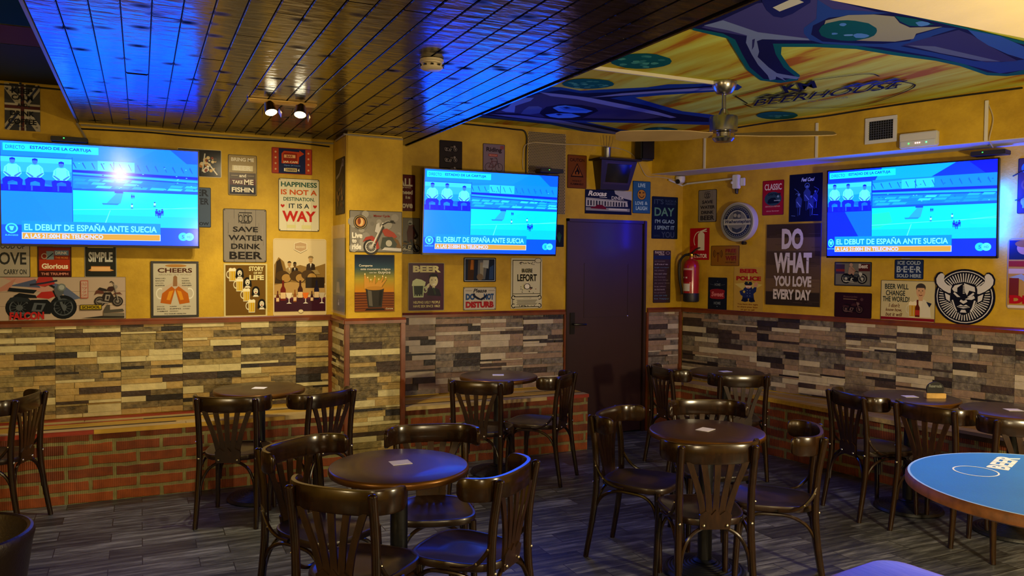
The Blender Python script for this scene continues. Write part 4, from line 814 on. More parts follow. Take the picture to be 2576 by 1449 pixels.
# ------------------------------------------------------------ ceiling things
t = empty('ceiling_spotlight', (.775, 4.93, 2.557)); CH = mat('brushed_brass', 'b89a5c', .3, 1)
mb = MB(); mb.box(-.2, .2, -.03, .03, -.018, -.0005, CH, .004); mb.build('mounting_bar', t)
for k, x in enumerate((-.075, .105)):
    hd = empty('spot_head', (x, -.01, -.03)); hd.parent = t; hd.rotation_euler = (math.radians(-24), math.radians(-8 if k == 0 else 8), 0)
    mb = MB(); mb.lathe([(.022, .02), (.028, .012), (.036, -.05), (.0365, -.052), (.034, -.052), (.026, .008)], CH, 20, cap1=True); mb.build('shade', hd)
    for s in (-1, 1):
        mb = MB(); mb.box(.037*s-.0015, .037*s+.0015, -.028, .028, -.085, -.046, CH); f = mb.build('barn_door', hd); f.rotation_euler = (0, math.radians(-14*s), 0)
    mb = MB(); mb.lathe([(.0335, -.046), (.034, -.05), (.02, -.062), (.002, -.066)], glow('fff0c8', 14), 18); mb.build('bulb', hd)
tag(t, 'twin-headed brass ceiling spotlight, lit, on the dark boards', 'lamp')
for x in (.70, .88): lamp('spotlight_bulb', 'SPOT', (x, 4.87, 2.44), 64, (1, .82, .5), .035, aim((x, 4.87, 2.44), (x*1.3-.3, 5.9, .5)), math.radians(140), 1)
t = empty('smoke_detector', (1.244, 3.582, 2.557))
mb = MB(); mb.lathe([(.055, -.001), (.057, -.012), (.048, -.014), (.048, -.02)], mat('ivory_plastic', 'b9ab8c', .4), 28); mb.build('mount', t)
mb = MB(); mb.lathe([(.046, -.02), (.052, -.024), (.052, -.040), (.044, -.048), (.01, -.05)], mat('ivory_plastic', 'b9ab8c', .4), 28)
for k in range(10): a = 2*PI*k/10; mb.box(.0535*math.cos(a)-.006, .0535*math.cos(a)+.006, .0535*math.sin(a)-.006, .0535*math.sin(a)+.006, -.036, -.028, BLK)
mb.build('sensor_housing', t); tag(t, 'round ivory smoke detector on the dark ceiling boards', 'smoke detector')
# ceiling fan
t = empty('ceiling_fan', (3.467, 4.186, 2.8)); ST_ = mat('brushed_steel', 'b4b2ac', .26, 1)
mb = MB(); mb.lathe([(.08, -.001), (.082, -.01), (.072, -.045), (.05, -.078), (.02, -.086)], ST_, 36); mb.build('canopy', t)
mb = MB(); mb.lathe([(.013, -.08), (.013, -.185)], ST_, 16); mb.build('downrod', t)
mb = MB(); mb.lathe([(.014, -.175), (.02, -.18), (.04, -.222), (.043, -.226), (.086, -.228), (.09, -.235), (.09, -.322), (.086, -.326), (.05, -.327)], ST_, 40); mb.build('motor', t)
mb = MB(); mb.lathe([(.03, -.327), (.045, -.333), (.045, -.358), (.07, -.365), (.072, -.372), (.055, -.392), (.02, -.396)], ST_, 36); mb.build('switch_cup', t)
FB = mat('fan_blade', 'a88f62', .35, vary=.1)
for a in (147, 327):
    mb = MB(); c = []
    for q, w0 in ((.07, .03), (.13, .035), (.22, .055), (.4, .065), (.58, .066), (.67, .058), (.70, .035)):
        c.append([(q, -w0, -.345-.022*w0/.06-.004), (q, w0, -.345+.022*w0/.06-.004), (q, w0, -.345+.022*w0/.06+.002), (q, -w0, -.345-.022*w0/.06+.002)])
    mb.rings(c, FB, smooth=False); o = mb.build('blade', t); o.rotation_euler = (0, 0, math.radians(a))
tag(t, 'steel ceiling fan hanging from the painted ceiling', 'ceiling fan')
COND = mat('white_conduit', 'd5cfb8', .45)
mb = MB(); (ax, ay), (bx, by) = POLE[0]; mb.box(1.9, bx+.0, 4.195, 4.215, 2.777, 2.7985, COND, .002); o = mb.build('cable_trunking'); tag(o, 'white cable trunking across the painted ceiling to the fan', 'trunking')
# ------------------------------------------------------------ wall devices
def hung(name, wall, u, z, off=0):
    l, r = wall_frame(wall, u, z, off); t = empty(name, l); t.rotation_euler = r; return t
t = hung('air_vent', 'R', 2.075, 2.615, .351)
mb = MB(); 
for x0, x1, y0, y1 in ((-.118, .118, .07, .097), (-.118, .118, -.097, -.07), (-.118, -.09, -.07, .07), (.09, .118, -.07, .07)): mb.box(x0, x1, y0, y1, 0, .014, SOFFIT, .002)
mb.build('frame', t)
mb = MB(); mb.box(-.09, .09, -.07, .07, .0, .002, BLK); mb.build('duct_opening', t)
mb = MB(); G = mat('grille_metal', '70757c', .4, .7)
for k in range(1, 10): x = -.09+.018*k; mb.box(x-.0014, x+.0014, -.07, .07, .004, .010, G)
for k in range(1, 8): y = -.07+.0175*k; mb.box(-.09, .09, y-.0014, y+.0014, .006, .012, G)
mb.build('grille', t); tag(t, 'square white air vent with dark grid on the yellow duct', 'vent')
t = hung('emergency_light', 'R', 2.356, 2.51, .351)
mb = MB(); mb.box(-.132, .132, -.052, .052, 0, .04, SOFFIT, .006); mb.build('housing', t)
mb = MB(); mb.box(-.122, .122, -.046, -.006, .04, .048, mat('frosted_cover', 'c8d0d8', .2), .003); mb.build('cover', t)
for x, c in ((-.06, '30ff50'), (-.012, 'ffb0a0'), (.002, 'ffb0a0'), (.016, 'ffb0a0'), (.062, '40ff80')):
    mb = MB(); mb.lathe([(.0045, 0), (.004, .003), (.001, .0045)], glow(c, 5), 8, (x, -.024, .048)); mb.build('indicator_light', t)
tag(t, 'white box with green and pink indicator lights beside the air vent', 'device')
for u, lb in ((.504, 'left'), (1.568, 'middle'), (2.788, 'right')):
    mb = MB(); mb.box(-.011, .011, 0, .012, 2.457, 2.73, COND, .002)
    o = mb.build('cable_trunking'); o.location = R3(u, .351, 0)
    o.rotation_euler = (0, 0, AR+PI); tag(o, {'left': 'white vertical cable trunking on the duct nearest the corner', 'middle': 'white vertical cable trunking on the duct left of the air vent', 'right': 'white vertical cable trunking on the duct right of the indicator box'}[lb], 'trunking')
# loudspeaker in the corner
t = hung('loudspeaker', 'B', 4.25, 2.655, .12)
mb = MB(); mb.box(-.075, .075, -.1, .1, -.05, .07, BLKM, .014); mb.build('cabinet', t); mb = MB(); mb.box(-.064, .064, -.088, .088, .0702, .074, BLK, .002); mb.build('grille', t)
mb = MB(); mb.box(-.02, .02, -.03, .03, -.118, -.05, BLKM); mb.build('wall_bracket', t); tag(t, 'small black loudspeaker high in the corner above the door', 'speaker')
# security camera with its arm
t = hung('security_camera', 'R', .02, 2.405, .07); WP = mat('white_plastic', 'c9cbc8', .35)
mb = MB(); mb.lathe([(.045, .036), (.047, .02), (.046, .0), (.04, -.02), (.02, -.032), (.003, -.035)], WP, 28); o = mb.build('dome', t); o.rotation_euler = (-HALF, 0, 0)
mb = MB(); mb.lathe([(.024, 0), (.024, .012), (.018, .016), (.002, .017)], BLK, 20, (0, -.012, .032)); mb.build('lens', t)
tag(t, 'white dome security camera in the corner under the duct', 'camera')
mb = MB(); mb.tube([R3(.075, .03, 2.372), R3(.59, .03, 2.385)], .009, WP, 8); mb.tube([(4.60, YW-.03, 2.405), R3(.0, .012, 2.36), R3(.075, .03, 2.372)], .009, WP, 8); o = mb.build('conduit_pipe'); tag(o, 'white conduit running from the security camera along the right wall', 'conduit')
t = hung('motion_sensor', 'R', .625, 2.345, .03)
mb = MB(); mb.box(-.03, .03, -.055, .07, -.02, .035, WP, .006); mb.build('housing', t); mb = MB(); mb.box(.032, .075, -.03, .04, -.025, .0, WP, .004); mb.build('junction_box', t); mb = MB(); mb.lathe([(.014, -.055), (.017, -.07), (.012, -.11), (.006, -.115)], BLK, 14, (0, 0, .012)); o = mb.build('black_tip', t); o.rotation_euler = (-HALF, 0, 0); o.location = (0, 0, 0)
mb = MB(); mb.lathe([(.012, 0), (.011, .005), (.003, .008)], WP, 14, (-.028, .0, .036)); mb.build('sensor_eye', t)
tag(t, 'white wall sensor with a black tip above the round beer sign', 'sensor')
# lantern shaped wall display with chimney
t = hung('wall_lantern', 'B', 3.96, 2.41, 0); DW = mat('dark_lantern_wood', '1c120c', .45)
mb = MB(); z0, z1 = -.115, .115
def trap(y, w, d): return [(-w, y, 0), (w, y, 0), (w, y, d), (-w, y, d)]
mb.rings([trap(-.132, .152, .08), trap(.125, .19, .16)], DW, smooth=False); mb.build('case', t)
mb = MB(); mb.box(-.235, .215, .126, .142, 0, .2, DW, .003); mb.build('roof', t)
mb = MB(); k = .08/.257
def fr(x, y): d = .08+(y+.132)*k*1.0; return (x, y, d+.0015)
GL = mat('dark_glass', '10141e', .08)
mb.poly([fr(-.115, -.07), fr(.125, -.07), fr(.135, .095), fr(-.12, .095)], GL); mb.build('window_glass', t, auto=False)
mb = MB()
for (a, b, c, d) in ((-.14, -.085, .14, -.068), (-.145, .092, .15, .11)): mb.poly([fr(a, b), fr(c, b), fr(c, d), fr(a, d)], mat('lantern_frame', '33231a', .4))
mb.build('window_frame', t, auto=False)
mb = MB(); mb.lathe([(.032, .142), (.032, .245), (.034, .25)], mat('galvanised_metal', '8d9298', .35, .9), 20, (0, 0, 0), 'z'); o = mb.build('chimney', t); o.rotation_euler = (-HALF, 0, 0); o.location = (-.07, 0, .06)
mb = MB()
for k in range(4): x = -.1+.02*k; mb.tube([(x, .25, .06), (x-.01+.01*k, .30, .06), (x-.02+.016*k, .36, .058)], .0018, mat('thin_wire', '6a5a2a', .5), 5)
mb.build('wire_sprig', t); tag(t, 'dark wooden lantern display box with metal chimney above the door', 'lantern')
# fire extinguisher
t = hung('fire_extinguisher', 'R', .182, 1.24, .09); RED = mat('extinguisher_red', 'a3121c', .28, coat=.4)
mb = MB(); mb.lathe([(.074, .07), (.074, .33), (.072, .35), (.06, .385), (.035, .405), (.024, .41), (.024, .425)], RED, 32); a_ = mb.build('cylinder', t); a_.rotation_euler = (-HALF, 0, 0)
mb = MB(); mb.lathe([(.06, .0), (.073, .006), (.076, .02), (.076, .08), (.0745, .085)], mat('black_rubber', '14161a', .5), 32); a_ = mb.build('foot_ring', t); a_.rotation_euler = (-HALF, 0, 0)
mb = MB(); mb.lathe([(.02, .425), (.022, .43), (.022, .455), (.01, .465)], mat('brass_valve', 'b79b4a', .3, 1), 16); a_ = mb.build('valve', t); a_.rotation_euler = (-HALF, 0, 0)
mb = MB(); mb.sweep([(-.05, .455, 0), (0, .465, 0), (.06, .50, .01), (.1, .515, .015)], [(-.012, -.004), (.012, -.004), (.012, .004), (-.012, .004)], BLK, up=(0, 1, 0)); mb.sweep([(0, .45, 0), (.05, .455, .005), (.095, .435, .01)], [(-.01, -.004), (.01, -.004), (.01, .004), (-.01, .004)], BLK, up=(0, 1, 0)); mb.build('handle', t)
mb = MB(); mb.tube(spline([(0, .445, 0), (-.06, .445, .02), (-.11, .39, .03), (-.122, .3, .03), (-.112, .2, .03), (-.092, .12, .03), (-.085, .07, .03)], 6), .011, mat('black_rubber', '14161a', .5), 10); mb.build('hose', t)
def wrap(y0, y1, a0, a1, h, nm, n=10):
    mb = MB(); A, B = [], []
    for i in range(n+1): a = math.radians(a0+(a1-a0)*i/n); A.append(mb.bm.verts.new((.0748*math.sin(a), y0, .0748*math.cos(a)))); B.append(mb.bm.verts.new((.0748*math.sin(a), y1, .0748*math.cos(a))))
    for i in range(n): mb.face([A[i], A[i+1], B[i+1], B[i]], ink(h) if isinstance(h, str) else h, True)
    return mb.build(nm, t, auto=False)
wrap(.105, .175, -75, 25, 'd8d4c8', 'paper_tag'); wrap(.19, .30, -65, 40, '8e1a26', 'instruction_label'); wrap(.305, .32, -70, 50, 'c8a8a0', 'title_strip'); wrap(.225, .24, -38, -24, 'd8c8c8', 'pictogram', 3); wrap(.225, .24, -8, 6, 'd8c8c8', 'pictogram', 3)
tag(t, 'red fire extinguisher with black hose hung in the corner', 'fire extinguisher')
# cables along the wall tops
CAB = mat('grey_cable', '8a8068', .5); CABW = mat('cream_cable', 'b8a678', .5); CABB = mat('black_cable', '15130f', .5)
def cable(name, pts, r, m, lb): 
    mb = MB(); mb.tube(spline(pts, 6), r, m, 6); o = mb.build(name); tag(o, lb, 'cable'); return o
rnd = random.Random(3)
pts = [(x, YW-.012, 2.522-.010*abs(math.sin(x*3.3))) for x in [-.38+.22*k for k in range(9)]][:-1]
cable('cable', pts+[(1.36, YW-.012, 2.505)], .006, CABB, 'thin black cable sagging along the top of the left wall')
cable('cable', [(-.37, YW-.012, 2.54), (.4, YW-.012, 2.536), (1.36, YW-.012, 2.532), (1.378, 6.2, 2.536), (1.378, 5.91, 2.54), (1.40, 5.883, 2.538), (1.815, 5.883, 2.532)], .007, CAB, 'grey cable bundle under the dark boards and around the pillar')
cable('cable', [(-.395, YW-.012, 2.55), (-.36, YW-.012, 2.49), (-.33, YW-.012, 2.43)], .008, CAB, 'grey cable dropping behind the left television')
cable('cable', [(2.0, YW-.01, 2.785), (2.5, YW-.01, 2.775), (2.95, YW-.01, 2.765), (3.08, YW-.01, 2.74), (3.085, YW-.01, 2.55), (3.085, YW-.01, 2.3)], .007, CABB, 'black cable running down the left edge of the perforated panel')
cable('cable', [(3.06, YW-.008, 2.42), (3.055, YW-.008, 2.52), (3.1, YW-.012, 2.65), (3.4, YW-.02, 2.665), (3.8, YW-.01, 2.68), (4.1, YW-.01, 2.66), (4.24, YW-.01, 2.59), (4.3, YW-.01, 2.5), (4.36, YW-.012, 2.43), (4.5, YW-.012, 2.43), (4.68, YW-.012, 2.41)], .005, CABW, 'cream cable looping along the wall above the door to the corner')
cable('cable', [R3(u, .362, 2.785-.012*math.sin(u*5)**2) for u in (.1, .4, .8, 1.2, 1.6, 2.0, 2.5, 3.0)], .006, CABB, 'thin black cable along the top of the yellow duct')
cable('cable', [R3(2.80, .358, 2.70), R3(2.83, .358, 2.6), R3(2.81, .358, 2.47), R3(2.80, .3, 2.445), R3(2.78, .2, 2.43)], .004, CABW, 'thin pale cable hanging down the duct at the right')
cable('cable', [R3(2.85, .01, 2.24), R3(2.95, .01, 2.29), R3(3.1, .01, 2.36)], .004, CABB, 'short black cable right of the right wall television')
cable('cable', [R3(2.87, .012, 2.07), R3(2.93, .012, 2.1), R3(3.0, .012, 2.22), R3(3.1, .012, 2.36)], .004, CABB, 'curved black cable below the short one beside the right television')
cable('cable', [(-3, YW-.01, 2.775), (-1.2, YW-.01, 2.77), (-.8, YW-.01, 2.775), (-.42, YW-.01, 2.772)], .006, CABB, 'black cable along the wall top above the union flag poster')
# ------------------------------------------------------------ signs, posters and pictures on the walls
class Sign:
    def __init__(s, name, label, wall, u, z, w, h, bg, edge=None, cat='sign', rough=.38, th=.004, rot=0, rad=.008, off=.001, ew=.004):
        s.n, s.label, s.cat, s.w, s.h = name, label, cat, w, h; s.loc, s.rot = wall_frame(wall, u, z, off)
        s.mb = MB(); s.d = th; s.rough = rough; s.a = rot
        s.step = .00012
        if rad is not None:
            pts = rr(w/2, h/2, rad, 4)
            s.mb.prism(pts, 0, th, ink(edge or bg, rough), ink(edge or bg, rough))
            if edge:
                s.nx(); s.mb.poly([(x, y, s.d) for x, y in rr(w/2-ew, h/2-ew, max(.001, rad-ew*.5), 4)], ink(bg, rough))
    def nx(s): s.d += s.step
    def P(s, x, y): return ((x-.5)*s.w, (y-.5)*s.h, s.d)
    def m(s, c): return c if not isinstance(c, str) else ink(c, s.rough)
    def r(s, x0, y0, x1, y1, c): s.nx(); s.mb.poly([s.P(x0, y0), s.P(x1, y0), s.P(x1, y1), s.P(x0, y1)], s.m(c)); return s
    def p(s, pts, c): s.nx(); s.mb.poly([s.P(*q) for q in pts], s.m(c)); return s
    def e(s, cx, cy, rx, c, ry=None, a0=0, a1=2*PI, n=22):
        """rx in widths; ry in heights, round when left out"""
        ry = rx*s.w/s.h if ry is None else ry
        return s.p([(cx+rx*math.cos(a0+(a1-a0)*i/n), cy+ry*math.sin(a0+(a1-a0)*i/n)) for i in range(n if a1-a0 > 6.28 else n+1)], c)
    def o(s, cx, cy, rx, wd, c, ry=None, a0=0, a1=2*PI, n=30):
        ry = rx*s.w/s.h if ry is None else ry; s.nx(); k = 1-wd
        A = [s.mb.bm.verts.new(s.P(cx+rx*math.cos(a0+(a1-a0)*i/n), cy+ry*math.sin(a0+(a1-a0)*i/n))) for i in range(n+1)]
        B = [s.mb.bm.verts.new(s.P(cx+rx*k*math.cos(a0+(a1-a0)*i/n), cy+ry*k*math.sin(a0+(a1-a0)*i/n))) for i in range(n+1)]
        for i in range(n): s.mb.face([A[i], A[i+1], B[i+1], B[i]], s.m(c))
        return s
    def l(s, pts, wd, c):
        s.nx(); Q = [Vector(s.P(*q)) for q in pts]
        for a, b in zip(Q, Q[1:]):
            t = (b-a); t.z = 0
            if t.length < 1e-6: continue
            n = Vector((-t.y, t.x, 0)).normalized()*wd*s.w/2; s.mb.poly([tuple(a+n), tuple(a-n), tuple(b-n), tuple(b+n)], s.m(c))
        return s
    def t(s, st, x0, y0, x1, y1, c, b=.015, sl=0, rise=0, arch=0):
        s.nx()
        put_text(s.mb, st, lambda x, y: s.P(x0+(x1-x0)*x+sl*y, y0+(y1-y0)*y+rise*x+arch*(1-(2*x-1)**2)), s.m(c), b); return s
    def grain(s, c, n=3):
        for k in range(1, n+1): s.r(k/(n+1)-.004, .01, k/(n+1)+.004, .99, c)
        return s
    def nails(s, c='2a2018', q=.035):
        for x in (q, 1-q):
            for y in (q*s.w/s.h, 1-q*s.w/s.h): s.e(x, y, .012, c, n=8)
        return s
    def done(s):
        o = s.mb.build(s.n, auto=False); o.location = s.loc; o.rotation_euler = s.rot
        if s.a: o.rotation_euler = (Matrix.Rotation(s.rot[2], 3, 'Z') @ Matrix.Rotation(s.rot[0], 3, 'X') @ Matrix.Rotation(math.radians(s.a), 3, 'Z')).to_euler()
        return tag(o, s.label, s.cat)
def moto(s, x0, y0, x1, y1, body='8a2018', dark='15171a', light='9a9a96', flip=False, tank=None):
    """a motorcycle seen from the side inside a box"""
    X = lambda x: (x1-(x1-x0)*x) if flip else x0+(x1-x0)*x
    Y = lambda y: y0+(y1-y0)*y
    rx = abs(x1-x0)*.19; ry = rx*s.w/s.h
    for cx in (.2, .8):
        s.e(X(cx), Y(0)+ry, rx, dark, ry); s.o(X(cx), Y(0)+ry, rx*.72, .12, light, ry*.72); s.e(X(cx), Y(0)+ry, rx*.25, light, ry*.25, n=10)
        for k in range(6): a = k*PI/6+.2; s.l([(X(cx)-rx*.68*math.cos(a), Y(0)+ry-ry*.68*math.sin(a)), (X(cx)+rx*.68*math.cos(a), Y(0)+ry+ry*.68*math.sin(a))], .006*abs(x1-x0), light)
    q = lambda L: [(X(a), Y(b)) for a, b in L]
    s.p(q([(.02, .42), (.08, .58), (.25, .63), (.36, .5), (.3, .46), (.12, .48)]), body)
    s.p(q([(.3, .16), (.62, .14), (.68, .34), (.58, .52), (.36, .52), (.28, .36)]), dark)
    s.p(q([(.36, .22), (.5, .2), (.56, .42), (.4, .44)]), light); s.p(q([(.42, .26), (.49, .25), (.51, .38), (.44, .39)]), dark)
    s.p(q([(.42, .58), (.5, .72), (.64, .74), (.7, .62), (.6, .54)]), tank or body); s.p(q([(.12, .62), (.2, .7), (.42, .64), (.44, .56), (.28, .57)]), dark)
    s.p(q([(.1, .16), (.5, .10), (.5, .15), (.1, .22)]), light)
    s.l(q([(.82, .22), (.68, .84)]), .035*abs(x1-x0), light); s.l(q([(.79, .2), (.66, .76)]), .02*abs(x1-x0), dark)
    s.l(q([(.68, .84), (.6, .92), (.54, .88)]), .03*abs(x1-x0), dark); s.e(X(.745), Y(.72), rx*.34, light, ry*.34, n=14)
    s.p(q([(.62, .42), (.72, .5), (.88, .52), (.97, .42), (.88, .46), (.76, .46)]), body)
def mug(s, x0, y0, x1, y1, beer='c07818', foam='ece0b0', glass='d8d0b0', flip=False):
    X = lambda x: (x1-(x1-x0)*x) if flip else x0+(x1-x0)*x
    Y = lambda y: y0+(y1-y0)*y; q = lambda L: [(X(a), Y(b)) for a, b in L]
    rx = abs(x1-x0)*.28; s.o(X(.25), Y(.5), rx, .3, glass, (y1-y0)*.3, n=18)
    s.p(q([(.28, 0), (.95, 0), (.98, .86), (.25, .86)]), glass); s.p(q([(.34, .06), (.9, .06), (.92, .78), (.31, .78)]), beer)
    s.p(q([(.25, .74), (.98, .74), (1, .9), (.85, 1), (.6, .95), (.4, 1), (.24, .92)]), foam); s.l(q([(.46, .1), (.45, .72)]), .04*abs(x1-x0), glass); s.l(q([(.7, .1), (.71, .72)]), .03*abs(x1-x0), glass)
def man(s, cx, y0, h, skin='c8a06a', coat='2a2622', hair='2a1c12', hat=None):
    k = h*s.h/s.w
    s.p([(cx-.30*k, y0), (cx-.26*k, y0+.42*h), (cx-.1*k, y0+.52*h), (cx+.1*k, y0+.52*h), (cx+.26*k, y0+.42*h), (cx+.30*k, y0)], coat)
    s.p([(cx-.06*k, y0+.5*h), (cx, y0+.22*h), (cx+.06*k, y0+.5*h)], 'd8d0bc'); s.p([(cx-.06*k, y0+.48*h), (cx+.06*k, y0+.48*h), (cx+.06*k, y0+.62*h), (cx-.06*k, y0+.62*h)], skin)
    s.e(cx, y0+.76*h, .13*k, skin, .2*h, n=18); s.e(cx, y0+.87*h, .14*k, hair, .13*h, 0, PI, n=12); s.p([(cx-.14*k, y0+.87*h), (cx+.14*k, y0+.87*h), (cx+.125*k, y0+.8*h), (cx+.1*k, y0+.865*h), (cx-.1*k, y0+.865*h), (cx-.125*k, y0+.8*h)], hair)
    for e in (-.05, .05): s.e(cx+e*k, y0+.78*h, .016*k, '1a1410', n=8)
    s.l([(cx-.05*k, y0+.655*h), (cx, y0+.635*h), (cx+.05*k, y0+.655*h)], .018*k, '5a1c14'); s.l([(cx, y0+.76*h), (cx+.012*k, y0+.705*h)], .012*k, '8a6238')
    if hat: s.p([(cx-.18*k, y0+.86*h), (cx+.18*k, y0+.86*h), (cx+.12*k, y0+.98*h), (cx-.12*k, y0+.98*h)], hat)
def bottle(s, cx, y0, h, c='3a1c10', lab='d0b070'):
    k = h*s.h/s.w; s.p([(cx-.13*k, y0), (cx+.13*k, y0), (cx+.13*k, y0+.55*h), (cx+.05*k, y0+.72*h), (cx+.05*k, y0+h), (cx-.05*k, y0+h), (cx-.05*k, y0+.72*h), (cx-.13*k, y0+.55*h)], c); s.p([(cx-.12*k, y0+.1*h), (cx+.12*k, y0+.1*h), (cx+.12*k, y0+.4*h), (cx-.12*k, y0+.4*h)], lab)
def star(s, cx, cy, r, c):
    s.p([(cx+(r if i % 2 == 0 else r*.42)*math.sin(i*PI/5), cy+(r if i % 2 == 0 else r*.42)*math.cos(i*PI/5)*s.w/s.h) for i in range(10)], c)
def words(s, rows, c, b=.012):
    for st, x0, y0, x1, y1 in rows: s.t(st, x0, y0, x1, y1, c, b)

# --- left wall
s = Sign('poster', 'distressed union flag poster reading keep calm and drink coffee', 'B', -.718, 2.632, .207, .314, '3a3a3c', rough=.6, rad=.001)
s.p([(0, 0), (.12, 0), (1, .88), (1, 1), (.88, 1), (0, .12)], 'a8a08a').p([(1, 0), (.88, 0), (0, .88), (0, 1), (.12, 1), (1, .12)], 'a8a08a').r(.4, 0, .6, 1, 'a8a08a').r(0, .42, 1, .58, 'a8a08a').r(.45, 0, .55, 1, '4a2422').r(0, .465, 1, .535, '4a2422')
for k in range(40): x = random.uniform(0, .9); y = random.choice((random.uniform(0, .2), random.uniform(.8, .98), random.random()*.95)); s.r(x, y, x+random.uniform(.02, .07), y+random.uniform(.01, .05), random.choice(['26282a', '7a7462', '3a3a3c', '2a3046']))
s.r(.1, .44, .1001, .4401, '2a3046')
s.p([(0, .03), (.04, 0), (.4, .36), (.36, .4)], '2a3046'); s.p([(1, .97), (.96, 1), (.6, .64), (.64, .6)], '2a3046')
words(s, [('KEEP', .2, .79, .8, .9), ('CALM', .2, .65, .8, .76), ('AND', .36, .51, .64, .58), ('DRINK', .16, .31, .84, .42), ('COFFEE', .1, .13, .9, .25)], '141416', .03); s.done()
s = Sign('tin_sign', 'black tin sign with golden engine, partly behind the left television', 'B', .404, 2.322, .305, .205, '17130e', 'c8b890', rough=.2)
for k in range(26): s.e(random.uniform(.5, .9), random.uniform(.2, .75), random.uniform(.02, .06), random.choice(['b8762a', 'e0c890', '8a3a18', 'd8b060', '3a2a1c', 'f0e8d0']), n=10)
s.l([(.56, .2), (.62, .85)], .03, 'd0c8b0').l([(.9, .1), (.7, .5)], .03, 'e8e0c8'); s.done()
s = Sign('tin_sign', 'blue-grey tin sign mostly hidden behind the right end of the left television', 'B', .375, 1.995, .212, .295, '4a5a70', '1c2430'); words(s, [('BEER', .1, .78, .93, .95), ('BETTER', .1, .57, .93, .73), ('SLOW', .45, .05, .93, .13)], '1a2230', .03); s.done()
s = Sign('tin_sign', 'shiny tin sign reading bring me beer and take me fishin', 'B', .707, 2.247, .207, .305, '9a8450', '2a2418', rough=.27)
s.r(.04, .24, .96, .42, '4a1414').r(.04, .03, .96, .26, '16182c').r(.04, .41, .96, .56, '4a3a28').r(.14, .6, .86, .74, 'd8cca0')
words(s, [('BRING ME', .1, .84, .9, .93), ('BEER', .2, .62, .8, .73), ('and', .38, .45, .62, .53), ('TAKE', .14, .29, .5, .37), ('FISHIN', .12, .08, .88, .2)], 'e8e0c8', .03); s.t('ME', .55, .27, .88, .4, 'e8e0c8', .03); s.l([(.12, .6), (.88, .6)], .012, '3a2c18').l([(.1, .49), (.34, .49)], .012, 'c8b890').l([(.66, .49), (.9, .49)], .012, 'c8b890'); s.done()
s = Sign('tin_sign', 'blue and red tin sign with stars and an arrow, top right of the left wall', 'B', 1.073, 2.375, .307, .2, '141f4a', '9a3018', rough=.3)
s.r(.02, .03, .17, .97, 'a83a1c').r(.83, .03, .98, .97, 'a83a1c')
for k in range(4): star(s, .095, .17+.22*k, .035, 'd8b080'); star(s, .905, .17+.22*k, .035, 'd8b080')
s.p([(.24, .4), (.24, .78), (.3, .88), (.68, .86), (.68, .93), (.8, .8), (.68, .68), (.68, .74), (.66, .4)], 'b8401c').p([(.28, .46), (.28, .76), (.32, .82), (.62, .8), (.62, .46)], '8a2410').r(.3, .62, .58, .74, 'd8a870')
words(s, [('BAR', .36, .64, .52, .72)], '8a2410', .03); words(s, [('JAR CAFE', .28, .41, .64, .5)], 'f0d8b0', .03); words(s, [('Open 24 hours', .3, .29, .7, .36)], '6a90d0'); s.r(.34, .09, .62, .23, 'c8b478'); words(s, [('DESIGN', .37, .12, .59, .2)], '1a2040', .03); words(s, [('1', .3, .1, .33, .22), ('4', .64, .1, .68, .22)], 'f0e8d0', .03); s.done()
s = Sign('tin_sign', 'cream tin sign reading happiness is not a destination it is a way', 'B', 1.126, 2.038, .313, .408, 'd6cfae', '3a3020', rough=.32, rad=.014); s.grain('bdb591', 4)
words(s, [('HAPPINESS', .06, .84, .94, .935)], '2f5a4a', .03); words(s, [('IS NOT A', .06, .69, .94, .79)], 'c4551c', .03); words(s, [('DESTINATION.', .12, .575, .88, .645)], '2f5a4a', .02); words(s, [('IT IS A', .25, .435, .75, .525)], '24303c', .02); words(s, [('WAY', .09, .18, .91, .385)], 'b8261a', .04)
for cx in (.1, .89): s.p([(cx, .44), (cx-.045, .475), (cx-.045, .5), (cx-.022, .508), (cx, .49), (cx+.022, .508), (cx+.045, .5), (cx+.045, .475)], 'b8261a')
s.r(.2, .06, .42, .12, 'cfc98a').r(.56, .05, .8, .12, 'cfc98a'); s.nails(); s.done()
def save_water(u, z, w, h, wall, lb, bg, fg):
    s = Sign('tin_sign', lb, wall, u, z, w, h, bg, '1c1a18', rough=.3, rad=.012); s.grain('57504c', 3)
    for k in range(10): x = random.uniform(.03, .95); y = random.uniform(.05, .6); s.r(x, y, x+.006, y+random.uniform(.1, .35), random.choice(['6c645e', '9a9288', '5a534c']))
    for x in (.38, .5, .6): s.o(x+.02, .82, .05, .25, fg, .07, n=14); s.l([(x-.02, .74), (x-.03, .91)], .014, fg)
    s.l([(.36, .93), (.66, .93)], .02, fg).l([(.4, .74), (.62, .74)], .02, fg)
    words(s, [('SAVE', .22, .57, .8, .67), ('WATER', .12, .41, .92, .51), ('DRINK', .18, .25, .86, .35), ('BEER', .14, .06, .9, .2)], fg, .025); s.nails(); return s.done()
save_water(.723, 1.791, .314, .404, 'B', 'large grey plank-look tin sign reading save water drink beer on the left wall', '8a8276', '211e1e')
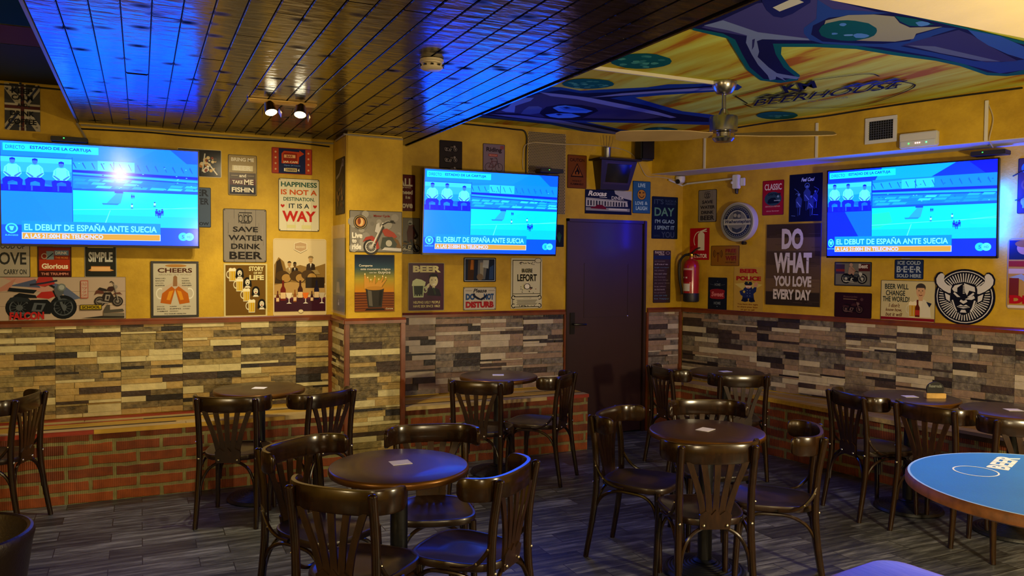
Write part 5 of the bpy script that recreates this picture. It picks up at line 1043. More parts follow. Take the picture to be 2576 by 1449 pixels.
# sepia brewery picture
s = Sign('tin_sign', 'large glossy sepia brewery picture of men, barrels and bottles beside the pillar', 'B', 1.133, 1.475, .408, .602, 'cdb684', 'd8c79a', cat='picture', rough=.27, rad=.018)
s.p([(.02, .6), (.02, .98), (.98, .98), (.98, .62)], 'd2bf92').p([(.4, .13), (.4, .13), (.41, .13)], 'cdb684')
s.p([(.02, .5), (.02, .66), (.1, .76), (.2, .7), (.24, .6), (.5, .66), (.72, .62), (.98, .68), (.98, .42), (.02, .4)], '8a6a34').p([(.03, .42), (.06, .7), (.13, .74), (.2, .55), (.22, .42)], '3a2a18')
man(s, .3, .54, .17, 'b8905a', '9a8050', '3a2814'); man(s, .4, .55, .15, '5a4428', '2a1e14', '1c140c'); man(s, .7, .58, .2, 'c09a62', '33261a', '5a4428', '8a7448'); s.p([(.6, .58), (.82, .6), (.88, .54), (.62, .54)], '9a8250')
for cx, cy in ((.22, .5), (.48, .5), (.7, .51)): s.e(cx-.05, cy+.02, .13, '4a3418', .065); s.e(cx+.02, cy-.01, .095, 'a98242', .06); s.o(cx+.02, cy-.01, .095, .12, '3a2814', .06)
s.p([(.02, .4), (.3, .44), (.98, .4), (.98, .28), (.02, .28)], 'b08c50').r(.6, .36, .96, .5, '2a2018')
s.r(.02, .06, .98, .215, '3a1626').r(.02, .215, .98, .24, '5a2038')
for cx, y, h, c in ((.08, .175, .15, '5a2414'), (.18, .2, .26, '6a1c14'), (.4, .18, .16, '8a5020'), (.5, .21, .25, '3a1a12'), (.72, .18, .14, '3a1a1a'), (.81, .21, .25, '1c1a30')): bottle(s, cx, y, h, c, 'd8b888')
for cx, c in ((.29, 'e0d0b0'), (.6, 'd86a1c'), (.91, 'c0b090')):
    s.p([(cx-.06, .3), (cx+.06, .3), (cx+.035, .235), (cx, .22), (cx-.035, .235)], c).r(cx-.008, .17, cx+.008, .225, 'd8d0c0').p([(cx-.05, .16), (cx+.05, .16), (cx+.015, .175), (cx-.015, .175)], 'd8d0c0')
s.p([(.38, .86), (.38, .94), (.5, .965), (.63, .94), (.63, .86), (.505, .815)], 'e0d4b0').p([(.395, .865), (.395, .935), (.5, .955), (.615, .935), (.615, .865), (.505, .83)], 'b89a72'); words(s, [('BREWERY', .42, .88, .6, .905)], 'd8c8a0', .02); s.e(.51, .06, .045, 'd8c79a', .022); s.done()
s = Sign('tin_sign', 'brown tin sign story of my life with four beer mugs and four faces', 'B', .727, 1.377, .315, .406, '6b4c16', 'cdbf84', rough=.42, ew=.012, rad=.004)
for k, (x, y) in enumerate(((.06, .67), (.22, .48), (.38, .29), (.5, .08))):
    mug(s, x, y, x+.22, y+.25, 'c8a018', 'e8e0b8', 'd8d0a8')
for k, (x, y) in enumerate(((.36, .8), (.54, .63), (.73, .46), (.87, .22))):
    s.e(x, y+.03, .088, '14120e', .085); s.p([(x-.09, y+.02), (x+.09, y+.02), (x+.1, y-.06), (x-.1, y-.06)], '14120e'); s.e(x, y+.02, .052, 'd8d0b4', .055)
    s.e(x-.02, y+.035, .009, '14120e', n=8); s.e(x+.02, y+.035, .009, '14120e', n=8); s.e(x, y-.005, .02, '14120e' if k < 2 else '8a3020', .012 if k else .02, n=10); s.p([(x-.07, y-.085), (x+.07, y-.085), (x+.04, y-.045), (x-.04, y-.045)], 'd8d0b4')
words(s, [('STORY', .57, .86, .92, .95), ('OF MY', .68, .8, .88, .845), ('LIFE', .58, .69, .92, .785)], 'd8cc90', .05); s.done()
# framed cheers print
t = hung('framed_print', 'B', .231, 1.388, 0)
mb = MB(); FRM = mat('black_frame', '12141a', .35)
for x0, x1, y0, y1 in ((-.162, .162, .19, .206), (-.162, .162, -.206, -.19), (-.162, -.146, -.19, .19), (.146, .162, -.19, .19)): mb.box(x0, x1, y0, y1, .001, .016, FRM, .002)
mb.build('frame', t)
s = Sign('print', '', 'B', 0, 0, .292, .38, 'b9b29a', rough=.5, rad=.001)
s.e(.52, .955, .25, 'a87838', .03); words(s, [('CHEERS', .1, .82, .9, .91)], '4a2414', .03); words(s, [('AROUND THE WORLD', .12, .77, .88, .795)], '7a7060', 0)
for side in (0, 1):
    X = (lambda x: x) if side == 0 else (lambda x: 1-x)
    s.o(X(.16), .42, .1, .25, 'd8d4c0', .11); s.p([(X(.16), .24), (X(.4), .21), (X(.5), .5), (X(.42), .56), (X(.2), .42)], 'b05c12'); s.p([(X(.2), .42), (X(.2), .52), (X(.42), .62), (X(.5), .74), (X(.5), .5), (X(.42), .56)], 'b9a890'); s.p([(X(.3), .3), (X(.38), .29), (X(.46), .48), (X(.36), .46)], 'd08a1c')
s.p([(.45, .56), (.55, .56), (.55, .74), (.5, .77), (.46, .74)], '8a6440')
for k, w_ in enumerate(('SALUD', 'PROST', 'SANTE', 'KANPAI', 'CIN CIN', 'SKOL', 'KIPPIS', 'GANBEI', 'YAMAS', 'NOROC')):
    for j in range(2):
        q = k+j*10
        if q < 12: x = (.05 if q % 2 == 0 else .66); y = .7-.045*(q//2); y = y if q < 8 else .7-.045*(q//2)-.06*0
        else: x = .08+.3*((q-12) % 3); y = .16-.045*((q-12)//3)
        if q < 8 or q >= 12: s.t(w_, x, y, x+random.uniform(.15, .26), y+.02, random.choice(['24201c', '7a7262', '3a342c']), .01)
words(s, [('TO YOUR HEALTH', .25, .02, .75, .04)], '24201c', .01)
o = s.mb.build('print', t, auto=False); o.location = (0, 0, .006)
tag(t, 'black framed cheers print with two clinking beer mugs', 'picture')
s = Sign('tin_sign', 'black and silver tin sign reading simple, under the left television', 'B', -.254, 1.626, .201, .296, '22241f', '8a8a80', rough=.27)
s.r(.1, .7, .9, .96, 'c8b060'); words(s, [('LIVE', .16, .72, .84, .93), ('SIMPLE', .12, .36, .88, .6)], 'b8b8ac', .04); s.p([(.1, .16), (.2, .2), (.2, .26), (.8, .26), (.8, .2), (.92, .16), (.8, .14), (.2, .14)], 'c88a4a').r(.2, .15, .8, .24, 'e0b070'); s.done()
s = Sign('tin_sign', 'red and blue tin sign reading the triumph, under the left television', 'B', -.538, 1.623, .205, .292, '5a2a20', '16120e', rough=.22)
s.r(.45, .72, .96, .97, '4a6478').r(.05, .42, .95, .7, '7a2418').r(.05, .16, .95, .42, 'a83418').r(.03, .02, .97, .15, '3a1414'); words(s, [('YOU', .12, .74, .6, .92)], 'e0d8c0', .04); s.r(.5, .52, .92, .64, '5a7890').r(.26, .42, .48, .62, '6a8088'); s.o(.2, .5, .09, .3, 'a09078', .07)
words(s, [('DRINK', .53, .545, .88, .615)], 'd8d0c0', .02); words(s, [('THE MORE', .52, .44, .9, .49)], 'c8702c', .02); words(s, [('Glorious', .12, .2, .9, .33)], 'ecdcb8', .04); words(s, [('THE TRIUMPH', .1, .05, .9, .11)], 'd89078', .02); s.l([(.28, .45), (.46, .57)], .03, '20201e'); s.done()
s = Sign('tin_sign', 'grey tin sign with dark lettering at the left edge under the left television', 'B', -.795, 1.62, .222, .285, 'a39c8a', '25251f', rough=.4)
words(s, [('FIRST', .1, .86, .9, .95), ('GOOD OF', .1, .68, .86, .8), ('LOVE', .0, .3, .9, .6), ('CARRY ON', .3, .07, .9, .19)], '2b2c2a', .02); s.done()
# motorbike board
s = Sign('wooden_board', 'wide weathered board with two motorbikes and a yellow school plate', 'B', -.603, 1.33, 1.015, .298, 'b09c86', '5a4c40', cat='picture', rough=.55, th=.014, rad=.002, ew=.002)
for y in (.33, .66): s.r(0, y-.004, 1, y+.004, '7a6a58')
s.p([(.26, .99), (.44, .99), (.62, .55), (.66, .4), (.5, .62)], 'b88878').p([(.3, .8), (.45, .95), (.48, .75)], '4a5470').p([(.52, .9), (.62, .8), (.72, .5), (.66, .45)], '56607a').p([(.2, .65), (.34, .98), (.3, .7)], 'b07a68')
moto(s, .27, .02, .70, .9, '22282c', '12161a', '50565a', tank='a82820'); s.p([(.45, .82), (.47, 1), (.55, 1), (.565, .84), (.5, .78)], 'a8302c').l([(.42, .82), (.5, .86), (.58, .92)], .012, '2a2a3a').e(.605, .76, .026, '6a726e').e(.605, .76, .017, '9aa09a'); s.p([(.3, .76), (.46, .70), (.44, .62), (.29, .68)], '14181c'); moto(s, .80, .3, .985, .95, '5a3428', '2a2420', '8a8276', tank='3a2420')
s.t('FALCON', .3, .02, .5, .2, 'b02420', .05); s.r(.72, .5, .766, .92, 'a84838').r(.724, .52, .762, .9, 'b8a490'); words(s, [('OLD', .728, .8, .758, .87), ('TOP', .728, .7, .758, .77), ('OF', .732, .62, .755, .68), ('CAFE', .728, .54, .758, .6)], 'a03c30', .01)
s.r(.715, .22, .85, .35, '2a2410').r(.719, .24, .846, .335, 'a89018'); words(s, [('SCHOOL', .727, .255, .838, .32)], '1e1a0c', .04)
s.p([(.86, .2), (.88, .34), (.9, .34), (.9, .22), (.98, .24), (.99, .18), (.86, .14)], '4a463c').r(.86, .04, .99, .14, '6a6456').p([(.72, .03), (.99, .02), (.99, .06), (.85, .08)], '2c2a24'); s.done()
# --- pillar
s = Sign('tin_sign', 'grey tin sign live to ride with a red motorcycle, on the pillar front', 'P', 1.612, 1.829, .405, .31, '7a7468', '1a1a18', rough=.3, rad=.006)
for k in range(26): s.e(random.uniform(.05, .95), random.uniform(.05, .95), random.uniform(.03, .09), random.choice(['8a8478', '6c665c', '948e80', '726c60']), n=9)
s.e(.2, .72, .13, '1a1814').o(.2, .72, .118, .1, 'a89060').e(.2, .72, .085, 'b87a40').e(.21, .72, .045, 'd8b070', .09).e(.18, .74, .03, '7a3a20', .08)
words(s, [('Motor Cycle', .45, .84, .76, .91)], '8a2a20', .02); words(s, [('Live', .045, .33, .24, .47), ('to', .045, .22, .13, .32), ('ride', .045, .06, .22, .2)], 'dcd6c4', .05)
s.e(.40, .13, .145, '24221e'); s.o(.40, .13, .11, .2, 'b8b2a4'); s.e(.40, .13, .04, '8a8478')
for k in range(8): a = k*PI/8; s.l([(.40-.1*math.cos(a), .13-.13*math.sin(a)), (.40+.1*math.cos(a), .13+.13*math.sin(a))], .006, 'b8b2a4')
s.p([(.24, .24), (.3, .36), (.42, .4), (.52, .3), (.56, .1), (.5, .06), (.49, .22), (.38, .31), (.3, .28)], 'a03424')
s.p([(.6, .54), (.7, .58), (.84, .48), (.9, .38), (.84, .34), (.66, .4)], '9a3a28').p([(.8, .38), (.92, .3), (.98, .12), (.94, .08), (.82, .2)], '6a4a20').p([(.58, .1), (.62, .36), (.8, .38), (.9, .2), (.84, .06), (.66, .04)], '3a4036').e(.74, .22, .06, 'b0aa98').p([(.6, .05), (.98, .03), (.98, .1), (.66, .12)], 'c0bab0')
s.l([(.42, .14), (.6, .64), (.63, .72)], .03, 'c8c2b2').l([(.46, .12), (.64, .62)], .018, '2a2824').p([(.47, .5), (.5, .68), (.56, .72), (.57, .56), (.53, .46)], 'c0bab0'); s.l([(.6, .66), (.72, .74), (.86, .72)], .018, '1c1a18').e(.8, .76, .04, '2a2824', .02); s.done()
s = Sign('poster', 'sunset poster with a splashing dark drink, lower pillar front', 'P', 1.601, 1.441, .303, .426, '1a2a40', rough=.4, rad=.001)
for k in range(22):
    y0 = .34+.66*k/22; q = k/21; A = ((.75, .48, .06), (.62, .55, .16), (.16, .26, .30), (.04, .08, .17)); i = min(2, int(q*3)); f = q*3-i
    c = tuple(A[i][j]*(1-f)+A[i+1][j]*f for j in range(3)); s.r(0, y0, 1, y0+.66/22+.001, '%02x%02x%02x' % tuple(int(255*v) for v in c))
s.r(0, 0, 1, .34, '6a3410')
for k in range(14): y = .02+.023*k; s.p([(0, y), (.5, y+.008), (1, y), (1, y+.009), (.5, y+.014), (0, y+.012)], ['8a4a16', '4a200a'][k % 2])
s.p([(.3, .05), (.72, .05), (.78, .02), (.25, .02)], '1a120c').p([(.33, .07), (.68, .07), (.73, .4), (.27, .4)], '2a2620').p([(.36, .1), (.45, .09), (.42, .36), (.32, .38)], '5a5448').p([(.6, .1), (.66, .1), (.7, .37), (.62, .36)], '16120c')
for x, y in ((.25, .66), (.32, .6), (.4, .56), (.5, .62), (.6, .57), (.7, .62), (.78, .6)): s.p([(.36+(x-.5)*.5, .4), (x-.02, y-.04), (x, y), (x+.025, y-.03), (.5+(x-.5)*.5, .4)], 'c08830'); s.e(x, y, .018, 'e8c880', .016, n=8)
s.e(.5, .41, .23, 'b07a24', .035)
words(s, [('Comparte', .1, .78, .44, .83), ('este momento mágico', .14, .72, .9, .765), ('con los', .36, .675, .54, .7), ('tuyos', .58, .655, .9, .71)], 'e0d8c0', .01); words(s, [('Corona', .78, .035, .97, .06)], 'd8c8a0', .02); s.done()
s = Sign('picture_panel', 'tall dark panel with a bottle opener drawing on the pillar side', 'S', .263, 2.175, .30, .426, '2a241a', '0e0c0a', cat='picture', rough=.4)
s.l([(.1, .66), (.45, .72), (.8, .9)], .07, '7a7060').o(.84, .9, .1, .4, '7a7060'); 
for k in range(22): s.e(random.uniform(.2, .85), random.uniform(.12, .55), random.uniform(.04, .08), random.choice(['5a3c1c', '6a4a24', '3a2814', '7a5a30']), n=9)
s.done()
# clear plastic sleeve hung on the pillar side
def clear():
    m, nt, b = base_mat('clear_plastic'); b.inputs['Base Color'].default_value = (.9, .9, .9, 1); b.inputs['Roughness'].default_value = .08
    b.inputs['Alpha'].default_value = .09; return m
t = hung('poster_sleeve', 'S', .245, 1.54, .004)
mb = MB(); mb.box(-.22, .22, -.34, .34, .010, .012, clear()); mb.build('clear_sheet', t)
s = Sign('print', '', 'B', 0, 0, .40, .56, '6e5c28', rough=.3, rad=.001)
s.r(0, 0, 1, .22, '2a2236').r(0, .22, 1, .6, '4e4a26').e(.5, .35, .3, '3a4430', .1).p([(.3, .25), (.6, .25), (.55, .4), (.35, .4)], '8a8060').l([(.45, .1), (.55, .1)], .05, 'a8a0b0').l([(.5, .1), (.5, .16)], .03, 'a8a0b0')
o = s.mb.build('print', t, auto=False); o.location = (.0, -.04, .001); tag(t, 'shiny clear plastic sleeve with a faded print on the pillar side', 'poster sleeve')
# --- wall behind the middle television
s = Sign('tin_sign', 'dark tin sign with three small motorcycles above the middle television', 'B', 2.383, 2.475, .204, .30, '2a2424', '141010', rough=.3)
for k in range(3): moto(s, .18, .68-.3*k, .82, .9-.3*k, '5a504a', '161416', '8a8078')
s.done()
s = Sign('tin_sign', 'pale mauve tin sign reading riding with a bicycle above the middle television', 'B', 2.780, 2.475, .207, .30, '7b6a78', '2e2630', rough=.35)
words(s, [('Riding', .15, .74, .85, .9)], '2a2026', .03); s.r(.25, .64, .66, .71, '9a3a34'); words(s, [('BICYCLE', .29, .66, .62, .69)], 'd8c0b0', .01); s.r(.78, .86, .95, .96, '8a4a4a')
for cx in (.27, .73): s.o(cx, .33, .18, .1, '2a2430'); s.e(cx, .33, .02, '2a2430')
s.l([(.27, .33), (.4, .5), (.65, .5), (.5, .33), (.27, .33)], .025, '5a3038').l([(.5, .33), (.4, .5), (.38, .56)], .025, '5a3038').l([(.73, .33), (.65, .5), (.62, .6), (.52, .6)], .022, '2a2430').l([(.32, .57), (.46, .57)], .03, '2a2430'); s.done()
s = Sign('tin_sign', 'dark red tin sign all you need is love, half hidden behind the pillar', 'B', 1.966, 2.17, .208, .30, '4a1016', '1c0a0c', rough=.25)
words(s, [('ALL', .3, .68, .9, .9), ('need', .45, .46, .9, .58), ('love', .4, .08, .9, .26)], 'b8ac98', .04); words(s, [('you', .45, .62, .8, .66), ('is', .6, .34, .8, .42)], 'b8ac98', .02); s.done()
s = Sign('tin_sign', 'chrome-shiny tin sign with a rider on a motorcycle, right of the pillar', 'B', 2.010, 1.816, .205, .30, '6a655c', '3a3630', rough=.27)
moto(s, .2, .05, 1, .5, '6a5018', '16161a', 'c8c0a8'); s.p([(.48, .35), (.7, .3), (.8, .6), (.75, .8), (.55, .82), (.45, .6)], '4a2020').e(.58, .86, .1, '8a8a84').e(.58, .84, .07, '16161a', .02).l([(.7, .75), (.9, .5), (.75, .42)], .08, '2a2022').l([(.6, .4), (.8, .15), (.9, .08)], .09, '1a1618').r(.05, .05, .2, .9, 'b8b0a0'); s.done()
s = Sign('tin_sign', 'purple tin sign beer helping ugly people with a smiling man and mug', 'B', 2.171, 1.394, .318, .402, '46223a', 'a8a070', rough=.3)
words(s, [('BEER', .13, .80, .9, .94)], 'd8d090', .05); s.p([(.52, .32), (.56, .45), (.7, .5), (.86, .44), (.92, .3)], '1c1c2a').e(.7, .62, .12, 'd8d0a0', .12).p([(.58, .66), (.58, .74), (.66, .78), (.8, .77), (.83, .66), (.78, .71), (.62, .71)], '17161e').e(.65, .64, .014, '17161e', n=8).e(.75, .64, .014, '17161e', n=8).p([(.64, .56), (.76, .56), (.7, .53)], 'f4f0d8').p([(.66, .5), (.74, .5), (.72, .38)], 'd8d0a0').l([(.7, .48), (.75, .34)], .05, '2c3a2c').p([(.48, .42), (.58, .5), (.6, .58), (.54, .56), (.46, .48)], 'd8d0a0')
s.p([(.14, .28), (.42, .28), (.44, .54), (.12, .54)], 'b8c890').p([(.17, .31), (.39, .31), (.41, .52), (.15, .52)], '1c2a20').p([(.1, .52), (.12, .62), (.22, .67), (.36, .65), (.48, .6), (.46, .52)], 'd0dca0').o(.47, .44, .06, .4, 'b8c890', .07)
for x in (.2, .27, .34): s.r(x, .28, x+.02, .34, 'b8c890')
words(s, [('HELPING UGLY PEOPLE', .14, .15, .88, .205), ('HAVE SEX SINCE 1862!', .14, .07, .88, .125)], 'c8bc80', .03); s.done()
s = Sign('picture_panel', 'small dark blue glossy picture of drinks with a white border line', 'B', 2.656, 1.538, .301, .209, '141e34', '0c1224', cat='picture', rough=.27)
for a in ((.03, .04, .97, .06), (.03, .94, .97, .96), (.03, .04, .045, .96), (.955, .04, .97, .96)): s.r(*a, 'a8b4c8')
s.p([(.12, .08), (.3, .08), (.34, .9), (.14, .9)], '3a2418').p([(.2, .5), (.3, .5), (.3, .9), (.22, .9)], '9a5a20').p([(.42, .1), (.66, .1), (.74, .9), (.44, .9)], '5a5c60').p([(.5, .2), (.6, .2), (.62, .8), (.5, .8)], '8a8474').e(.5, .2, .1, '6a5a48', .14).p([(.78, .1), (.92, .1), (.92, .7), (.8, .6)], '28406a').p([(.58, .6), (.76, .55), (.78, .9), (.6, .9)], '9aa0a0'); s.done()
s = Sign('tin_sign', 'white tin sign reading please do not disturb with a reclining figure', 'B', 2.656, 1.289, .305, .199, 'b4aea0', '2e2c28', rough=.35, rad=.006)
s.t('Please', .3, .76, .7, .93, '1c1e2a', .03, sl=.03); s.r(.06, .83, .26, .86, '8a8070').r(.76, .83, .96, .86, '8a8070'); words(s, [('DO', .07, .44, .35, .72), ('NOT', .62, .44, .93, .72)], '2a4a78', .07); words(s, [('DISTURB', .07, .1, .93, .38)], 'a02228', .07)
s.p([(.28, .62), (.34, .68), (.4, .6), (.52, .5), (.62, .58), (.7, .68), (.74, .66), (.66, .52), (.56, .42), (.44, .46), (.34, .54)], '161c34').e(.32, .68, .035, '161c34'); s.nails(); s.done()
s = Sign('tin_sign', 'cream beer label sign with black scrolls beside the door', 'B', 3.105, 1.419, .31, .45, 'c8c4a4', 'a89a70', rough=.32)
s.r(.05, .03, .07, .96, '18160f').r(.93, .2, .95, .93, '18160f').r(.06, .945, .8, .96, '18160f'); s.e(.86, .95, .1, 'c8c4a4', .05).o(.86, .95, .11, .15, '18160f', .05); s.r(.06, .29, .94, .30, '18160f')
for y in (.22, .06): s.e(.09, y, .07, '18160f', .045).e(.09, y, .045, 'c8c4a4', .03).e(.91, y, .07, '18160f', .045).e(.91, y, .045, 'c8c4a4', .03)
s.r(.12, .04, .88, .235, 'c8c4a4').r(.1, .23, .9, .245, '18160f').r(.1, .03, .9, .042, '18160f')
words(s, [('BRASSERIE', .34, .71, .68, .79)], '18160f', .03); words(s, [('LEFORT', .2, .54, .82, .68)], '18160f', .03); s.t('imported 1880', .4, .2, .65, .215, '18160f', 0)
for k in range(5): s.l([(.18+.02*(k % 2), .17-.022*k), (.84-.03*(k % 3), .17-.022*k)], .012, '3a3626')
for k in range(26): s.e(random.uniform(.3, .8), random.gauss(.4, .04), .014, random.choice(['18160f', '4a4434', '8a3428']), n=7); 
for k in range(18): s.e(random.uniform(.25, .75), .9+random.uniform(-.03, .02), .013, '3a3626', n=7); s.e(random.uniform(.25, .75), .055+random.uniform(-.012, .012), .012, '18160f', n=6)
s.p([(.4, .48), (.5, .52), (.6, .46), (.55, .38), (.44, .38)], 'e8e4d0').o(.5, .44, .1, .2, '18160f', .06); s.done()
s = Sign('picture_panel', 'dark panel with a plant peeking out right of the middle television', 'B', 3.365, 1.846, .22, .20, '121a28', cat='picture'); 
for k in range(5): s.l([(.8, .2), (.68+.05*k, .55+.06*(2-abs(k-2)))], .03, '2a5a48')
s.done()
# perforated vent panel
t = hung('perforated_panel', 'B', 3.296, 2.40, .002)
mb = MB(); PP = mat('perforated_beige', '9a8650', .45); mb.box(-.19, .19, -.36, .36, 0, .003, PP); HO = mat('hole_black', '0c0a06', .7)
for i in range(24):
    for j in range(52):
        x = -.18+.0156*i+(.0078 if j % 2 else 0); y = -.352+.0138*j
        if x < .182: mb.poly([(x+.0056*math.cos(a), y+.0056*math.sin(a), .0033) for a in [PI/3*k for k in range(6)]], HO)
mb.build('perforated_sheet', t, auto=False); tag(t, 'beige perforated metal vent panel above the middle television', 'vent panel')
# --- above and beside the door
s = Sign('tin_sign', 'orange-brown caution sign with a flame triangle', 'B', 3.605, 2.431, .199, .302, '6e3a12', '2a1406', rough=.45)
s.t('CAUTION', .12, .8, .88, .9, '1e0e04', .02); s.p([(.16, .34), (.84, .34), (.5, .76)], '1e0e04').p([(.23, .375), (.77, .375), (.5, .705)], '8a4c18').p([(.4, .42), (.6, .42), (.64, .5), (.56, .58), (.5, .66), (.46, .54), (.38, .5)], '1e0e04').e(.5, .46, .05, '8a4c18', .04); words(s, [('HIGHLY', .26, .2, .74, .25), ('FLAMMABLE', .16, .1, .84, .16)], '1e0e04', .02); s.done()
s = Sign('picture_panel', 'wide blue and white picture of a diner with a red car, above the door', 'B', 3.944, 2.167, .505, .221, '141a38', cat='picture', rough=.4, rad=.001)
s.p([(.62, 1), (.64, .86), (.8, .7), (1, .62), (1, 1)], 'a8aab4').p([(.02, .3), (.02, .66), (.9, .58), (.92, .34)], 'b8b8bc').r(.02, .12, .96, .26, '8a8c94').r(0, 0, 1, .13, '101428')
for k in range(14): s.r(.05+.06*k, .34, .08+.06*k, .56-.004*k, random.choice(['2a2c3a', '16182a', '5a5a60']))
s.l([(.02, .62), (.92, .56)], .008, '6a6c78'); s.p([(.12, .22), (.12, .28), (.2, .29), (.26, .38), (.36, .38), (.44, .28), (.45, .2)], '6a1018').r(.5, .18, .9, .24, 'c8c8cc')
s.t('Roxas', .06, .74, .44, .95, 'e8e8ea', .03, sl=.03); words(s, [('DINER', .56, .62, .82, .76)], 'd8d8dc', .01); s.l([(.3, .7), (.46, .69)], .008, 'e8e8ea'); s.done()
s = Sign('tin_sign', 'blue tin sign live love laugh with a yellow smiley', 'B', 4.308, 2.228, .200, .304, '2a5a8a', '12202c', rough=.32); s.e(.5, .58, .26, '1c3a54').e(.5, .58, .23, 'b07c24')
s.e(.4, .64, .04, '1e1408', .035).l([(.54, .64), (.66, .645)], .04, '1e1408').o(.5, .58, .15, .22, '1e1408', None, PI*1.05, PI*1.95); words(s, [('LIVE', .3, .81, .7, .93), ('LOVE', .14, .26, .6, .37), ('LAUGH', .18, .1, .82, .22)], 'a8ccd8', .03); s.t('&', .68, .27, .84, .37, 'a8ccd8', .01); s.done()
s = Sign('tin_sign', 'navy tin sign about a day spent with you, right of the door', 'B', 4.578, 2.042, .301, .404, '0f1a2e', '08101e', rough=.4)
words(s, [("IT'S", .08, .82, .44, .94)], '35465a', .02); words(s, [('SUCH A', .5, .87, .94, .93), ('PERFECT', .52, .81, .92, .85)], '35465a', .02); words(s, [('DAY', .1, .54, .86, .74)], '5a8a70', .02); words(s, [("I'M GLAD", .12, .37, .87, .46), ('I SPENT IT', .12, .22, .87, .31)], '8aa8b0', .02); words(s, [('YOU', .37, .03, .87, .17)], '3a4658', .02); words(s, [('WITH', .08, .04, .3, .09)], '2c3a4a', .01); s.done()
s = Sign('tin_sign', 'tall narrow brown sign of family rules left of the extinguisher', 'B', 4.554, 1.477, .2, .505, '3b2a30', '241a1e', rough=.45)
for y in (.84, .7, .55, .4, .25, .12): s.r(0, y, 1, y+.005, '1e1618')
s.r(0, .83, 1, .9, '202a52'); words(s, [('FAMILY', .08, .935, .62, .985), ('RULES', .3, .905, .62, .93)], 'b8a8a0', .03); s.o(.82, .95, .12, .3, '8a7a80', .03)
for k, w_ in enumerate(('KEEP YOUR PROMISES', 'share', 'laugh out loud', 'say please', 'love each other', 'be honest', 'try new things', 'do your best', 'hug often', 'use kind words', 'be grateful', 'you can only', 'be happy')): s.t(w_, .06, .78-.06*k, random.uniform(.6, .95), .80-.06*k+random.uniform(0, .015), random.choice(['9a8c94', '7a6c74', '5a7a98']), .01)
s.done()
# --- right wall
save_water(.290, 2.151, .205, .305, 'R', 'small grey plank-look tin sign reading save water drink beer near the corner', '77716c', '25222a')
s = Sign('safety_sign', 'red sign with a white extinguisher drawing behind the extinguisher', 'R', .207, 1.792, .22, .303, 'a3101c', rough=.4, rad=.001)
s.p([(.42, .3), (.76, .3), (.76, .8), (.7, .86), (.48, .86), (.42, .8)], 'd8d0bc').r(.52, .86, .66, .9, 'd8d0bc').p([(.5, .9), (.86, .98), (.86, .94), (.6, .89)], 'd8d0bc').p([(.6, .92), (.88, .9), (.88, .88), (.62, .88)], 'd8d0bc').o(.5, .62, .3, .1, 'd8d0bc', .28, PI*.5, PI*1.2); words(s, [('EXTINTOR', .1, .06, .9, .19)], 'e8dcc8', .03); s.done()
s = Sign('tin_sign', 'golden brown mirror sign reading free wifi with antenna waves', 'R', .494, 1.680, .305, .188, '8a5c14', '3a2408', rough=.25)
s.l([(.25, .2), (.25, .6)], .03, '6a2c10').e(.25, .62, .03, '4a2c0c')
for r_ in (.07, .12, .17): s.o(.25, .6, r_, .22 if r_ < .1 else .14, '4a2c0c', None, -.8, .8).o(.25, .6, r_, .22 if r_ < .1 else .14, '4a2c0c', None, PI-.8, PI+.8)
words(s, [('FREE', .52, .66, .9, .84)], '7a2418', .04); words(s, [('INTERNET', .52, .55, .9, .62), ('HOTSPOT', .52, .14, .9, .21)], '4a2c0c', .03); words(s, [('WIFI', .52, .26, .9, .5)], '7a2418', .04); s.done()
s = Sign('tin_sign', 'yellow sign reading beer police with a cartoon policeman holding up his hand', 'R', .748, 1.374, .305, .405, 'b8953a', rough=.42, rad=.002)
s.p([(.03, .62), (.42, .66), (.5, .9), (.58, .66), (.97, .62), (.66, .48), (.34, .48)], 'c8b45c')
words(s, [('BEER', .2, .87, .82, .965), ('POLICE', .08, .70, .92, .80)], 'a01c14', .06)
s.p([(.3, .3), (.34, .52), (.42, .57), (.6, .57), (.66, .5), (.7, .3)], '1f2a58').p([(.34, .5), (.2, .46), (.24, .38), (.34, .34), (.36, .42)], '1f2a58').p([(.62, .5), (.7, .56), (.78, .56), (.76, .46), (.66, .4)], '1f2a58').p([(.68, .57), (.8, .57), (.82, .66), (.76, .68), (.7, .65)], 'c89070')
s.p([(.26, .24), (.32, .32), (.48, .32), (.5, .24), (.4, .22)], '141a34').p([(.52, .24), (.54, .32), (.68, .32), (.74, .24), (.6, .22)], '141a34').e(.5, .585, .11, 'c89070', .06).p([(.4, .58), (.6, .58), (.56, .545), (.5, .565), (.44, .545)], 'ded4b8').p([(.36, .63), (.64, .63), (.6, .6), (.4, .6)], '10141e').p([(.36, .63), (.4, .68), (.6, .68), (.64, .63)], '1f2a30'); star(s, .5, .655, .03, 'd8c040'); star(s, .36, .45, .055, 'd8c040')
for x in (.47, .56):
    for y in (.36, .42, .48): s.e(x, y, .012, '8aa0b0', n=8)
words(s, [('You have the right', .14, .145, .84, .19), ('to share your beer', .14, .085, .84, .13), ('or go to jail', .26, .025, .72, .07)], '7a3010', .01); s.done()
s = Sign('tin_sign', 'small dark sign home sweet home with a red middle band', 'R', .418, 1.326, .205, .302, '161c26', '0c1018', rough=.4)
words(s, [('HOME', .34, .74, .66, .82), ('HOME', .32, .16, .68, .25)], '6a7478', .03); s.l([(.1, .79), (.3, .77)], .012, '5a6468').l([(.7, .77), (.9, .79)], .012, '5a6468').p([(.1, .37), (.2, .34), (.5, .33), (.8, .34), (.9, .37), (.87, .5), (.9, .6), (.8, .63), (.5, .65), (.2, .63), (.1, .6), (.13, .5)], '8a2026').t('Sweet', .18, .41, .82, .56, 'd07a78', .03, sl=.03); star(s, .5, .1, .03, '8a98a0'); star(s, .5, .88, .02, '8a98a0'); s.done()
